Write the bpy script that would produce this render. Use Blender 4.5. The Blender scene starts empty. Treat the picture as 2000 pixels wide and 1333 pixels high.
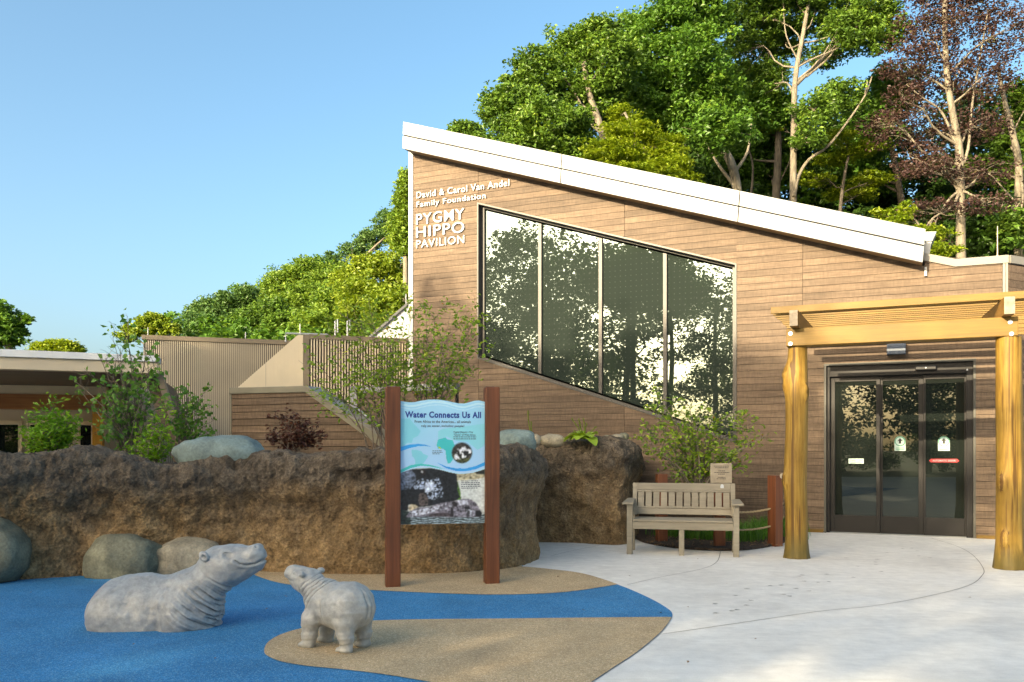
import bpy, bmesh, math, random
import numpy as np
from mathutils import Vector, Matrix, noise

R = math.radians
S = bpy.context.scene
COL = S.collection

# ------------------------------------------------------------------ camera, light, exposure
F, CX, HY, CH = 1680.0, 1000.0, 875.0, 1.4          # focal length in photo pixels, centre, horizon row, eye height
cam_d = bpy.data.cameras.new('camera')
cam = bpy.data.objects.new('camera', cam_d)
COL.objects.link(cam)
cam.location = (0, 0, CH)
cam.rotation_euler = (R(90), 0, 0)
cam_d.sensor_width = 36.0
cam_d.lens = 36.0 * F / 2000.0
cam_d.shift_y = (HY - 666.5) / 2000.0
cam_d.clip_start = 0.05
cam_d.clip_end = 3000
S.camera = cam

SUN_EL, SUN_AZ = R(16.0), R(40.0)                   # low sun, 40 degrees left of straight behind the camera
sun_to = Vector((-math.sin(SUN_AZ) * math.cos(SUN_EL), -math.cos(SUN_AZ) * math.cos(SUN_EL), math.sin(SUN_EL)))
world = bpy.data.worlds.new('World')
S.world = world
world.use_nodes = True
wn = world.node_tree.nodes
wl = world.node_tree.links
wn.clear()
sky = wn.new('ShaderNodeTexSky')
sky.sky_type = 'NISHITA'
sky.sun_disc = False
sky.sun_elevation = SUN_EL
sky.sun_rotation = math.atan2(sun_to.x, sun_to.y)
sky.altitude = 100
sky.air_density = 0.7
sky.dust_density = 5.5
sky.ozone_density = 2.6
bg = wn.new('ShaderNodeBackground')
bg.inputs['Strength'].default_value = 0.15
wo = wn.new('ShaderNodeOutputWorld')
hs = wn.new('ShaderNodeHueSaturation')
hs.inputs['Hue'].default_value = 0.493
hs.inputs['Saturation'].default_value = 1.16
wl.new(sky.outputs[0], hs.inputs['Color'])
wl.new(hs.outputs[0], bg.inputs['Color'])
wl.new(bg.outputs[0], wo.inputs['Surface'])

sun_d = bpy.data.lights.new('sun', 'SUN')
sun_d.energy = 2.6
sun_d.angle = R(0.5)
sun_d.color = (1.0, 0.90, 0.76)
sun = bpy.data.objects.new('sun', sun_d)
COL.objects.link(sun)
sun.rotation_euler = sun_to.to_track_quat('Z', 'Y').to_euler()

S.view_settings.view_transform = 'Standard'
S.view_settings.look = 'None'
S.view_settings.use_curve_mapping = False
S.view_settings.gamma = 1.0
S.view_settings.exposure = 1.9
S.view_settings.use_white_balance = True
S.view_settings.white_balance_temperature = 8500
S.view_settings.white_balance_tint = 5
S.render.engine = 'CYCLES'
S.cycles.max_bounces = 6
S.cycles.transparent_max_bounces = 8

# ------------------------------------------------------------------ measuring helpers
def at(u, v, Y):
    return Vector(((u - CX) / F * Y, Y, CH + (HY - v) / F * Y))

def gr(u, v, z=0.0):
    Y = F * (CH - z) / (v - HY)
    return Vector(((u - CX) / F * Y, Y, z))

TH = math.atan(0.448)                                # the pavilion front turns 24 degrees from the picture plane
T2 = Vector((math.cos(TH), -math.sin(TH), 0))
N2 = Vector((math.sin(TH), math.cos(TH), 0))         # into the building
Yc = 16.51 / (1 - 0.448 * 0.11726)
O2 = Vector(((803 - CX) / F * Yc, Yc, 0))

def W(u, v, off=0.0):
    """where the line of sight through (u, v) meets the plane parallel to the pavilion front: local x, z"""
    d = Vector(((u - CX) / F, 1, (HY - v) / F))
    c = Vector((0, 0, CH))
    s = (off - (c - O2).dot(N2)) / d.dot(N2)
    p = c + d * s
    return ((p - O2).dot(T2), p.z)

def LW(p):
    q = p - O2
    return (q.dot(T2), q.dot(N2), p.z)

def lin(c):
    return tuple((x / 255 / 12.92) if x / 255 <= 0.04045 else ((x / 255 + 0.055) / 1.055) ** 2.4 for x in c)

# ------------------------------------------------------------------ objects
def tag(o, label=None, cat=None, group=None, kind=None):
    if label: o['label'] = label
    if cat: o['category'] = cat
    if group: o['group'] = group
    if kind: o['kind'] = kind
    return o

def thing(name, label, cat, loc=(0, 0, 0), rz=0.0, group=None):
    o = bpy.data.objects.new(name, None)
    o.empty_display_size = 0.2
    COL.objects.link(o)
    o.location = loc
    o.rotation_euler = (0, 0, rz)
    return tag(o, label, cat, group)

def link(name, me, mat, parent=None, bevel=0.0, smooth=False):
    o = bpy.data.objects.new(name, me)
    COL.objects.link(o)
    if mat is not None:
        if isinstance(mat, (list, tuple)):
            for m in mat: me.materials.append(m)
        elif len(me.materials) == 0:
            me.materials.append(mat)
    if parent is not None: o.parent = parent
    if bevel:
        b = o.modifiers.new('bevel', 'BEVEL')
        b.width = bevel; b.segments = 2; b.limit_method = 'ANGLE'
    if smooth:
        me.polygons.foreach_set('use_smooth', [True] * len(me.polygons))
    return o

def copy_tree(o, parent=None):
    c = o.copy()
    COL.objects.link(c)
    if parent is not None: c.parent = parent
    for ch in [x for x in bpy.data.objects if x.parent == o]:
        copy_tree(ch, c)
    return c

class MB:
    """collects shapes and links them as one mesh object"""
    def __init__(s): s.v = []; s.f = []
    def add(s, vs, fs):
        n = len(s.v)
        s.v += [tuple(p) for p in vs]
        s.f += [tuple(i + n for i in f) for f in fs]
        return s
    def box(s, x0, x1, y0, y1, z0, z1, m=None):
        vs = [Vector((x, y, z)) for x in (x0, x1) for y in (y0, y1) for z in (z0, z1)]
        if m is not None: vs = [m @ p for p in vs]
        return s.add(vs, [(0, 1, 3, 2), (4, 6, 7, 5), (0, 4, 5, 1), (2, 3, 7, 6), (0, 2, 6, 4), (1, 5, 7, 3)])
    def prism(s, poly, y0, y1):
        """outline in (x, z) pushed from y0 to y1"""
        n = len(poly)
        a = sum(poly[i][0] * poly[(i + 1) % n][1] - poly[(i + 1) % n][0] * poly[i][1] for i in range(n))
        if a < 0: poly = poly[::-1]
        vs = [(p[0], y0, p[1]) for p in poly] + [(p[0], y1, p[1]) for p in poly]
        fs = [tuple(range(n)), tuple(range(2 * n - 1, n - 1, -1))]
        fs += [(i, i + n, (i + 1) % n + n, (i + 1) % n) for i in range(n)]
        return s.add(vs, fs)
    def slab(s, poly, z0, z1):
        """outline in (x, y) pushed from z0 to z1"""
        n = len(poly)
        a = sum(poly[i][0] * poly[(i + 1) % n][1] - poly[(i + 1) % n][0] * poly[i][1] for i in range(n))
        if a < 0: poly = poly[::-1]
        vs = [(p[0], p[1], z0) for p in poly] + [(p[0], p[1], z1) for p in poly]
        fs = [tuple(range(n - 1, -1, -1)), tuple(range(n, 2 * n))]
        fs += [(i, (i + 1) % n, (i + 1) % n + n, i + n) for i in range(n)]
        return s.add(vs, fs)
    def tube(s, pts, rad, n=6, cap=True):
        pts = [Vector(p) for p in pts]
        if not isinstance(rad, (list, tuple)): rad = [rad] * len(pts)
        base = len(s.v)
        up = Vector((0, 0, 1))
        side = None
        for i, p in enumerate(pts):
            d = (pts[min(i + 1, len(pts) - 1)] - pts[max(i - 1, 0)])
            if d.length < 1e-9: d = up.copy()
            d.normalize()
            if side is None:
                side = d.orthogonal().normalized()
            else:
                side = (side - d * side.dot(d))
                if side.length < 1e-6: side = d.orthogonal()
                side.normalize()
            b = d.cross(side)
            for k in range(n):
                a = 2 * math.pi * k / n
                s.v.append(tuple(p + (side * math.cos(a) + b * math.sin(a)) * rad[i]))
        for i in range(len(pts) - 1):
            for k in range(n):
                a = base + i * n + k; b2 = base + i * n + (k + 1) % n
                s.f.append((a, b2, b2 + n, a + n))
        if cap:
            s.f.append(tuple(base + k for k in range(n - 1, -1, -1)))
            e = base + (len(pts) - 1) * n
            s.f.append(tuple(e + k for k in range(n)))
        return s
    def disc(s, c, r, h, n=16, m=None):
        vs = [Vector((c[0] + r * math.cos(2 * math.pi * k / n), c[1] - hh, c[2] + r * math.sin(2 * math.pi * k / n))) for hh in (0, h) for k in range(n)]
        if m is not None: vs = [m @ p for p in vs]
        return s.add(vs, [tuple(range(n)), tuple(range(2 * n - 1, n - 1, -1))] + [(k, k + n, (k + 1) % n + n, (k + 1) % n) for k in range(n)])
    def build(s, name, mat, parent=None, bevel=0.0, smooth=False):
        me = bpy.data.meshes.new(name)
        me.from_pydata(s.v, [], s.f)
        me.update()
        return link(name, me, mat, parent, bevel, smooth)

def mesh_np(name, V, Q, smooth=False, attrs=None):
    """fast mesh from numpy arrays of points and quads (or triangles)"""
    V = np.asarray(V, dtype=np.float32); Q = np.asarray(Q, dtype=np.int32)
    k = Q.shape[1]
    me = bpy.data.meshes.new(name)
    me.vertices.add(len(V)); me.vertices.foreach_set('co', V.ravel())
    me.loops.add(Q.size); me.loops.foreach_set('vertex_index', Q.ravel())
    me.polygons.add(len(Q))
    me.polygons.foreach_set('loop_start', np.arange(0, Q.size, k, dtype=np.int32))
    me.polygons.foreach_set('loop_total', np.full(len(Q), k, dtype=np.int32))
    me.polygons.foreach_set('use_smooth', np.full(len(Q), smooth, dtype=bool))
    for an, arr in (attrs or {}).items():
        if arr.ndim == 1:
            a = me.attributes.new(an, 'FLOAT', 'POINT'); a.data.foreach_set('value', arr.astype(np.float32))
        else:
            a = me.attributes.new(an, 'FLOAT_COLOR', 'POINT'); a.data.foreach_set('color', arr.astype(np.float32).ravel())
    me.update(calc_edges=True)
    return me

# ------------------------------------------------------------------ materials
def nodes(name):
    m = bpy.data.materials.new(name)
    m.use_nodes = True
    nt = m.node_tree
    return m, nt, nt.nodes, nt.links, nt.nodes['Principled BSDF']

def mth(nt, op, a, b=None):
    n = nt.nodes.new('ShaderNodeMath'); n.operation = op
    for i, x in enumerate((a, b)):
        if x is None: continue
        if isinstance(x, (int, float)): n.inputs[i].default_value = x
        else: nt.links.new(x, n.inputs[i])
    return n.outputs[0]

def mixc(nt, fac, a, b, blend='MIX'):
    n = nt.nodes.new('ShaderNodeMix'); n.data_type = 'RGBA'; n.blend_type = blend
    for sock, x in ((n.inputs[0], fac), (n.inputs[6], a), (n.inputs[7], b)):
        if isinstance(x, (int, float)): sock.default_value = x
        elif isinstance(x, tuple): sock.default_value = (*x[:3], 1)
        else: nt.links.new(x, sock)
    return n.outputs[2]

def ramp(nt, fac, stops):
    n = nt.nodes.new('ShaderNodeValToRGB')
    el = n.color_ramp.elements
    while len(el) < len(stops): el.new(0.5)
    for e, (p, c) in zip(el, stops):
        e.position = p; e.color = (*c[:3], 1) if isinstance(c, tuple) else (c, c, c, 1)
    nt.links.new(fac, n.inputs[0])
    return n.outputs[0]

def coord(nt, scale=(1, 1, 1), out='Object'):
    tc = nt.nodes.new('ShaderNodeTexCoord')
    mp = nt.nodes.new('ShaderNodeMapping')
    mp.inputs['Scale'].default_value = scale
    nt.links.new(tc.outputs[out], mp.inputs[0])
    return mp.outputs[0]

def noi(nt, vec, scale, detail=4, rough=0.55, dist=0.0):
    n = nt.nodes.new('ShaderNodeTexNoise')
    n.inputs['Scale'].default_value = scale; n.inputs['Detail'].default_value = detail
    n.inputs['Roughness'].default_value = rough; n.inputs['Distortion'].default_value = dist
    if vec is not None: nt.links.new(vec, n.inputs['Vector'])
    return n.outputs[0]

def bump(nt, p, h, strength, dist=0.01):
    b = nt.nodes.new('ShaderNodeBump')
    b.inputs['Strength'].default_value = strength; b.inputs['Distance'].default_value = dist
    nt.links.new(h, b.inputs['Height']); nt.links.new(b.outputs[0], p.inputs['Normal'])

def mat(name, base, rough=0.6, var=0.18, scale=6, stretch=(1, 1, 1), fine=0, bumps=0.0, bscale=40, bdist=0.005, metal=0.0, spec=0.5, rnd=0.0, col2=None):
    m, nt, N, L, p = nodes(name)
    vec = coord(nt, stretch)
    n1 = noi(nt, vec, scale, 5)
    a = tuple(max(0, c * (1 - var)) for c in base); b = col2 or tuple(min(1, c * (1 + var)) for c in base)
    c = ramp(nt, n1, [(0.3, a), (0.7, b)])
    if fine:
        n2 = noi(nt, vec, fine, 3, 0.6)
        c = mixc(nt, 1.0, c, ramp(nt, n2, [(0.3, 0.78), (0.7, 1.16)]), 'MULTIPLY')
    if rnd:
        oi = N.new('ShaderNodeObjectInfo')
        c = mixc(nt, 1.0, c, ramp(nt, oi.outputs['Random'], [(0, 1 - rnd), (1, 1 + rnd)]), 'MULTIPLY')
    L.new(c, p.inputs['Base Color'])
    p.inputs['Roughness'].default_value = rough
    p.inputs['Metallic'].default_value = metal
    p.inputs['Specular IOR Level'].default_value = spec
    if bumps: bump(nt, p, noi(nt, vec, bscale, 5, 0.6), bumps, bdist)
    return m

def wood_mat(name, dark, light, axis=0, rough=0.6, gscale=3.0, streak=30, rnd=0.15, knots=False, spec=0.4, bumps=0.25):
    """long grain along one axis with board to board changes"""
    m, nt, N, L, p = nodes(name)
    st = [streak, streak, streak]; st[axis] = gscale
    oi = N.new('ShaderNodeObjectInfo')
    tc = N.new('ShaderNodeTexCoord')
    ad = N.new('ShaderNodeVectorMath'); ad.operation = 'ADD'
    cb = N.new('ShaderNodeCombineXYZ')
    L.new(mth(nt, 'MULTIPLY', oi.outputs['Random'], 37.0), cb.inputs[axis])
    L.new(tc.outputs['Object'], ad.inputs[0]); L.new(cb.outputs[0], ad.inputs[1])
    mp = N.new('ShaderNodeMapping'); mp.inputs['Scale'].default_value = st
    L.new(ad.outputs[0], mp.inputs[0])
    g = noi(nt, mp.outputs[0], 1.0, 6, 0.65, 0.6)
    big = noi(nt, ad.outputs[0], 1.3, 3)
    c = ramp(nt, g, [(0.25, dark), (0.72, light)])
    c = mixc(nt, 1.0, c, ramp(nt, big, [(0.3, 0.8), (0.7, 1.15)]), 'MULTIPLY')
    c = mixc(nt, 1.0, c, ramp(nt, oi.outputs['Random'], [(0, 1 - rnd), (1, 1 + rnd)]), 'MULTIPLY')
    L.new(c, p.inputs['Base Color'])
    p.inputs['Roughness'].default_value = rough
    p.inputs['Specular IOR Level'].default_value = spec
    bump(nt, p, g, bumps, 0.003)
    return m

def leaf_mat(name, dark, light, trans=0.35, yel=None, gloss=0.45):
    m, nt, N, L, p = nodes(name)
    ge = N.new('ShaderNodeNewGeometry')
    tn = N.new('ShaderNodeAttribute'); tn.attribute_name = 'tint'
    f = mth(nt, 'ADD', mth(nt, 'MULTIPLY', ge.outputs['Random Per Island'], 0.5), mth(nt, 'MULTIPLY', tn.outputs['Fac'], 0.5))
    c = ramp(nt, f, [(0.1, dark), (0.9, light)] if not yel else [(0.1, dark), (0.72, light), (0.97, yel)])
    L.new(c, p.inputs['Base Color'])
    p.inputs['Roughness'].default_value = gloss
    p.inputs['Specular IOR Level'].default_value = 0.35
    tr = N.new('ShaderNodeBsdfTranslucent')
    L.new(mixc(nt, 1.0, c, (1.25, 1.15, 0.55), 'MULTIPLY'), tr.inputs['Color'])
    mx = N.new('ShaderNodeMixShader'); mx.inputs[0].default_value = trans
    L.new(p.outputs[0], mx.inputs[1]); L.new(tr.outputs[0], mx.inputs[2])
    L.new(mx.outputs[0], N['Material Output'].inputs['Surface'])
    return m

def cladding_mat():
    """brown composite boards: wavy long figure, faint cross saw marks, lighter and darker lengths"""
    m, nt, N, L, p = nodes('cladding_board')
    oi = N.new('ShaderNodeObjectInfo'); tc = N.new('ShaderNodeTexCoord')
    cb = N.new('ShaderNodeCombineXYZ'); ad = N.new('ShaderNodeVectorMath'); ad.operation = 'ADD'
    L.new(mth(nt, 'MULTIPLY', oi.outputs['Random'], 53.0), cb.inputs[0])
    L.new(tc.outputs['Object'], ad.inputs[0]); L.new(cb.outputs[0], ad.inputs[1])
    def mp(s):
        q = N.new('ShaderNodeMapping'); q.inputs['Scale'].default_value = s
        L.new(ad.outputs[0], q.inputs[0]); return q.outputs[0]
    g = noi(nt, mp((1.6, 30, 34)), 1.0, 6, 0.62, 1.2)
    saw = noi(nt, mp((26, 2, 5)), 1.0, 3, 0.6, 0.5)
    blot = noi(nt, mp((0.9, 1, 5)), 1.0, 3)
    c = ramp(nt, g, [(0.28, (0.082, 0.053, 0.034)), (0.5, (0.136, 0.092, 0.060)), (0.74, (0.19, 0.133, 0.090))])
    c = mixc(nt, 1.0, c, ramp(nt, saw, [(0.35, 0.86), (0.62, 1.12)]), 'MULTIPLY')
    c = mixc(nt, 1.0, c, ramp(nt, blot, [(0.3, 0.82), (0.7, 1.2)]), 'MULTIPLY')
    c = mixc(nt, 1.0, c, ramp(nt, oi.outputs['Random'], [(0, 0.80), (1, 1.2)]), 'MULTIPLY')
    L.new(c, p.inputs['Base Color'])
    p.inputs['Roughness'].default_value = 0.62
    p.inputs['Specular IOR Level'].default_value = 0.3
    bump(nt, p, mth(nt, 'ADD', g, mth(nt, 'MULTIPLY', saw, 0.5)), 0.22, 0.003)
    return m

def rock_mat():
    """hand tinted sprayed rock: ochre low down, dark grey brown stain along the top, runs of dirt"""
    m, nt, N, L, p = nodes('tinted_rock')
    o = coord(nt)
    sep = N.new('ShaderNodeSeparateXYZ'); L.new(o, sep.inputs[0])
    big = noi(nt, o, 1.1, 5, 0.6, 0.4)
    mid = noi(nt, o, 6.0, 6, 0.65)
    fine = noi(nt, o, 42.0, 5, 0.7)
    runs = noi(nt, coord(nt, (7, 7, 0.55)), 1.0, 5, 0.6, 0.4)
    h = mth(nt, 'ADD', mth(nt, 'MULTIPLY', sep.outputs[2], 0.42), mth(nt, 'ADD', mth(nt, 'MULTIPLY', big, 1.1), mth(nt, 'MULTIPLY', runs, 0.75)))
    at_ = N.new('ShaderNodeAttribute'); at_.attribute_name = 'stain'
    h = mth(nt, 'ADD', h, mth(nt, 'MULTIPLY', at_.outputs['Fac'], 0.5))
    body = ramp(nt, mid, [(0.25, (0.125, 0.077, 0.036)), (0.5, (0.25, 0.16, 0.077)), (0.75, (0.38, 0.265, 0.14))])
    dirt = ramp(nt, mid, [(0.3, (0.055, 0.041, 0.028)), (0.7, (0.17, 0.135, 0.098))])
    c = mixc(nt, ramp(nt, mth(nt, 'MULTIPLY', h, 0.5), [(0.50, 0.0), (0.80, 1.0)]), body, dirt)
    c = mixc(nt, 1.0, c, ramp(nt, fine, [(0.3, 0.5), (0.68, 1.5)]), 'MULTIPLY')
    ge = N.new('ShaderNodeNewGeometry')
    c = mixc(nt, 1.0, c, ramp(nt, ge.outputs['Pointiness'], [(0.42, 0.45), (0.5, 1.0), (0.58, 1.4)]), 'MULTIPLY')  # shade put into the colour: hollows tinted darker, high spots lighter
    L.new(c, p.inputs['Base Color'])
    p.inputs['Roughness'].default_value = 0.85
    p.inputs['Specular IOR Level'].default_value = 0.3
    vo = N.new('ShaderNodeTexVoronoi'); vo.inputs['Scale'].default_value = 26
    L.new(o, vo.inputs['Vector'])
    hh = mth(nt, 'ADD', mth(nt, 'MULTIPLY', mid, 0.8), mth(nt, 'ADD', mth(nt, 'MULTIPLY', fine, 0.55), mth(nt, 'MULTIPLY', vo.outputs['Distance'], 0.5)))
    bump(nt, p, hh, 1.0, 0.05)
    return m

def granule_mat(name, base, fleck, amt=0.5, scale=190):
    m, nt, N, L, p = nodes(name)
    o = coord(nt)
    vo = N.new('ShaderNodeTexVoronoi'); vo.inputs['Scale'].default_value = scale
    L.new(o, vo.inputs['Vector'])
    sx = N.new('ShaderNodeSeparateColor'); L.new(vo.outputs['Color'], sx.inputs[0])
    big = noi(nt, o, 1.5, 6, 0.65)
    sm = noi(nt, o, 60, 4, 0.7)
    c = ramp(nt, sx.outputs[0], [(0.0, tuple(x * 0.66 for x in base)), (0.55, base), (0.8, base), (1.0, fleck)])
    c = mixc(nt, 1.0, c, ramp(nt, big, [(0.28, 0.8), (0.72, 1.18)]), 'MULTIPLY')
    c = mixc(nt, 1.0, c, ramp(nt, sm, [(0.28, 0.72), (0.72, 1.3)]), 'MULTIPLY')
    L.new(c, p.inputs['Base Color'])
    p.inputs['Roughness'].default_value = 0.8
    p.inputs['Specular IOR Level'].default_value = 0.35
    bump(nt, p, mth(nt, 'ADD', vo.outputs['Distance'], sm), 0.5, 0.004)
    return m

def concrete_mat():
    m, nt, N, L, p = nodes('broomed_concrete')
    o = coord(nt)
    a = noi(nt, o, 0.8, 6, 0.62, 0.3); b = noi(nt, o, 7, 6, 0.65); f = noi(nt, o, 120, 3, 0.7)
    swirl = noi(nt, coord(nt, (1.2, 9, 1)), 1.0, 5, 0.6, 1.5)
    c = ramp(nt, a, [(0.25, (0.66, 0.63, 0.575)), (0.55, (0.79, 0.765, 0.705)), (0.8, (0.83, 0.805, 0.75))])
    for n, lo, hi in ((b, 0.87, 1.07), (f, 0.9, 1.08), (swirl, 0.95, 1.03)):
        c = mixc(nt, 1.0, c, ramp(nt, n, [(0.3, lo), (0.7, hi)]), 'MULTIPLY')
    L.new(c, p.inputs['Base Color'])
    p.inputs['Roughness'].default_value = 0.75
    p.inputs['Specular IOR Level'].default_value = 0.35
    bump(nt, p, mth(nt, 'ADD', b, f), 0.15, 0.003)
    return m

def glass_mat(name, refl, tint, dots=0.0):
    """dark coated glass: mirrors the trees and the sky in front of the building, with a grid of printed dots"""
    m, nt, N, L, p = nodes(name)
    p.inputs['Base Color'].default_value = (0.012, 0.016, 0.014, 1)
    p.inputs['Specular IOR Level'].default_value = 0.0
    p.inputs['Roughness'].default_value = 0.3
    gl = N.new('ShaderNodeBsdfGlossy'); gl.inputs['Roughness'].default_value = 0.0
    gl.inputs['Color'].default_value = (*tint, 1)
    wav = noi(nt, coord(nt, (1, 1, 1)), 0.9, 2)
    b = N.new('ShaderNodeBump'); b.inputs['Strength'].default_value = 0.012; b.inputs['Distance'].default_value = 0.02
    L.new(wav, b.inputs['Height']); L.new(b.outputs[0], gl.inputs['Normal'])
    fr = N.new('ShaderNodeFresnel'); fr.inputs[0].default_value = 1.5
    fac = mth(nt, 'ADD', mth(nt, 'MULTIPLY', fr.outputs[0], 1 - refl), refl)
    mx = N.new('ShaderNodeMixShader')
    L.new(fac, mx.inputs[0]); L.new(p.outputs[0], mx.inputs[1]); L.new(gl.outputs[0], mx.inputs[2])
    out = mx.outputs[0]
    if dots:
        sep = N.new('ShaderNodeSeparateXYZ'); L.new(coord(nt), sep.inputs[0])
        def fold(x): return mth(nt, 'SUBTRACT', mth(nt, 'FRACT', mth(nt, 'MULTIPLY', x, 1 / 0.1)), 0.5)
        fx, fz = fold(sep.outputs[0]), fold(sep.outputs[2])
        d = mth(nt, 'ADD', mth(nt, 'MULTIPLY', fx, fx), mth(nt, 'MULTIPLY', fz, fz))
        k = mth(nt, 'MULTIPLY', mth(nt, 'LESS_THAN', d, 0.0075), dots)
        df = N.new('ShaderNodeBsdfDiffuse'); df.inputs['Color'].default_value = (0.6, 0.62, 0.6, 1)
        m2 = N.new('ShaderNodeMixShader')
        L.new(k, m2.inputs[0]); L.new(out, m2.inputs[1]); L.new(df.outputs[0], m2.inputs[2])
        out = m2.outputs[0]
    L.new(out, N['Material Output'].inputs['Surface'])
    return m

def log_mat():
    """varnished peeled log, golden, with checks along the grain and a greenish damp foot"""
    m, nt, N, L, p = nodes('varnished_log')
    o = coord(nt); sep = N.new('ShaderNodeSeparateXYZ'); L.new(o, sep.inputs[0])
    g = noi(nt, coord(nt, (30, 30, 1.3)), 1.0, 7, 0.7, 0.9)
    chk = noi(nt, coord(nt, (16, 16, 0.35)), 1.0, 3, 0.5, 0.5)
    b = noi(nt, coord(nt, (5, 5, 2)), 1.0, 5, .65)
    c = ramp(nt, g, [(0.28, (0.13, 0.058, 0.009)), (0.5, (0.29, 0.165, 0.028)), (0.72, (0.40, 0.26, 0.066))])
    c = mixc(nt, 1.0, c, ramp(nt, b, [(0.3, 0.75), (0.7, 1.12)]), 'MULTIPLY')
    c = mixc(nt, ramp(nt, chk, [(0.405, 0.9), (0.44, 0.0)]), c, (0.1, 0.045, 0.01))
    foot = ramp(nt, mth(nt, 'ADD', sep.outputs[2], mth(nt, 'MULTIPLY', g, 0.22)), [(0.2, 0.85), (0.5, 0.0)])
    c = mixc(nt, foot, c, (0.11, 0.085, 0.022))
    L.new(c, p.inputs['Base Color'])
    p.inputs['Roughness'].default_value = 0.58
    p.inputs['Specular IOR Level'].default_value = 0.35
    bump(nt, p, mth(nt, 'ADD', g, mth(nt, 'MULTIPLY', chk, 1.5)), 0.25, 0.006)
    return m

def statue_mat(name, base, warm):
    m, nt, N, L, p = nodes(name)
    o = coord(nt)
    a = noi(nt, o, 6, 6, 0.65); b = noi(nt, o, 26, 5, 0.65); f = noi(nt, coord(nt, (30, 60, 30)), 1.0, 5, 0.7)
    c = ramp(nt, a, [(0.25, tuple(x * 0.72 for x in base)), (0.6, base), (0.85, warm)])
    c = mixc(nt, 1.0, c, ramp(nt, b, [(0.3, 0.78), (0.7, 1.14)]), 'MULTIPLY')
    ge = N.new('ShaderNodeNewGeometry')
    c = mixc(nt, 1.0, c, ramp(nt, ge.outputs['Pointiness'], [(0.40, 0.35), (0.49, 0.95), (0.53, 1.05), (0.60, 1.35)]), 'MULTIPLY')  # painted shade: creases darkened and ridges lightened in the colour
    L.new(c, p.inputs['Base Color'])
    p.inputs['Roughness'].default_value = 0.42
    p.inputs['Metallic'].default_value = 0.1
    bump(nt, p, mth(nt, 'ADD', b, mth(nt, 'MULTIPLY', f, 0.8)), 0.4, 0.012)
    return m

def attr_mat(name, attr, rough=0.35):
    m, nt, N, L, p = nodes(name)
    a = N.new('ShaderNodeAttribute'); a.attribute_name = attr
    L.new(a.outputs['Color'], p.inputs['Base Color'])
    p.inputs['Roughness'].default_value = rough
    return m

M = {}
M['clad'] = cladding_mat()
M['rock'] = rock_mat()
M['concrete'] = concrete_mat()
M['blue'] = granule_mat('blue_rubber_granules', (0.012, 0.20, 0.43), (0.20, 0.42, 0.58))
M['tan'] = granule_mat('tan_rubber_granules', (0.50, 0.36, 0.205), (0.76, 0.62, 0.43))
M['log'] = log_mat()
M['fascia'] = mat('white_metal_panel', (0.23, 0.25, 0.26), 0.42, 0.03, 1.0, metal=0.0)
M['galv'] = mat('brushed_metal_trim', (0.30, 0.31, 0.31), 0.45, 0.08, 3, metal=0.5)
M['cap'] = mat('taupe_metal_cap', (0.24, 0.22, 0.185), 0.45, 0.06, 2)
M['coping'] = mat('champagne_metal_coping', (0.25, 0.235, 0.185), 0.36, 0.12, 2, metal=0.45)
M['soffit'] = mat('tan_soffit', (0.32, 0.21, 0.11), 0.6, 0.08, 3)
M['alu'] = mat('bronze_aluminium_frame', (0.062, 0.059, 0.055), 0.45, 0.06, 5, metal=0.2)
M['darkalu'] = mat('dark_bronze_door_frame', (0.013, 0.012, 0.012), 0.38, 0.15, 5, metal=0.3)
M['black'] = mat('black_fitting', (0.012, 0.012, 0.013), 0.4, 0.2, 8)
M['greytrim'] = mat('grey_green_door_trim', (0.075, 0.072, 0.058), 0.5, 0.1, 5)
M['backing'] = mat('dark_wall_backing', (0.03, 0.022, 0.016), 0.9)
M['glass'] = glass_mat('coated_window_glass', 0.05, (0.72, 0.92, 0.98), 0.05)
M['glass'].node_tree.nodes['Principled BSDF'].inputs['Base Color'].default_value = (0.024, 0.033, 0.028, 1)  # base colour raised to stand in for light from the interior
M['doorglass'] = glass_mat('door_glass', 0.015, (0.85, 0.93, 0.9))
M['letter'] = mat('white_letter_metal', (0.46, 0.48, 0.50), 0.4, 0.02)
M['honey'] = wood_mat('honey_stained_timber', (0.145, 0.076, 0.010), (0.225, 0.128, 0.020), 0, 0.5, 1.2, 26, 0.1)
M['honeyy'] = wood_mat('honey_stained_cross_timber', (0.19, 0.09, 0.02), (0.30, 0.16, 0.04), 1, 0.55, 1.2, 26, 0.1)
M['endgrain'] = mat('weathered_end_grain', (0.30, 0.25, 0.19), 0.8, 0.3, 14)
M['redwood'] = wood_mat('red_stained_post', (0.085, 0.026, 0.010), (0.22, 0.072, 0.028), 2, 0.5, 0.9, 24, 0.1)
M['bench'] = wood_mat('taupe_recycled_lumber', (0.215, 0.185, 0.135), (0.30, 0.265, 0.20), 0, 0.6, 1.5, 26, 0.05, bumps=0.15)
M['galvbolt'] = mat('zinc_bolt', (0.62, 0.64, 0.66), 0.35, 0.15, 40, metal=0.8)
M['rope'] = mat('manila_rope', (0.36, 0.27, 0.15), 0.85, 0.3, 60, bumps=0.4, bscale=90)
M['fixture'] = mat('blue_grey_light_fixture', (0.10, 0.125, 0.16), 0.45, 0.08)
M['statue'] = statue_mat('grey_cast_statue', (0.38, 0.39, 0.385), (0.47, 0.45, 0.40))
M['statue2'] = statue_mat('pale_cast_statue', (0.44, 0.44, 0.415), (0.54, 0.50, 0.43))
M['stone'] = mat('grey_green_boulder', (0.165, 0.165, 0.115), 0.75, 0.35, 5, fine=40, bumps=0.6, bscale=18, bdist=0.02)
M['stonetan'] = mat('tan_boulder', (0.30, 0.26, 0.185), 0.75, 0.35, 5, fine=40, bumps=0.6, bscale=18, bdist=0.02)
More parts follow.
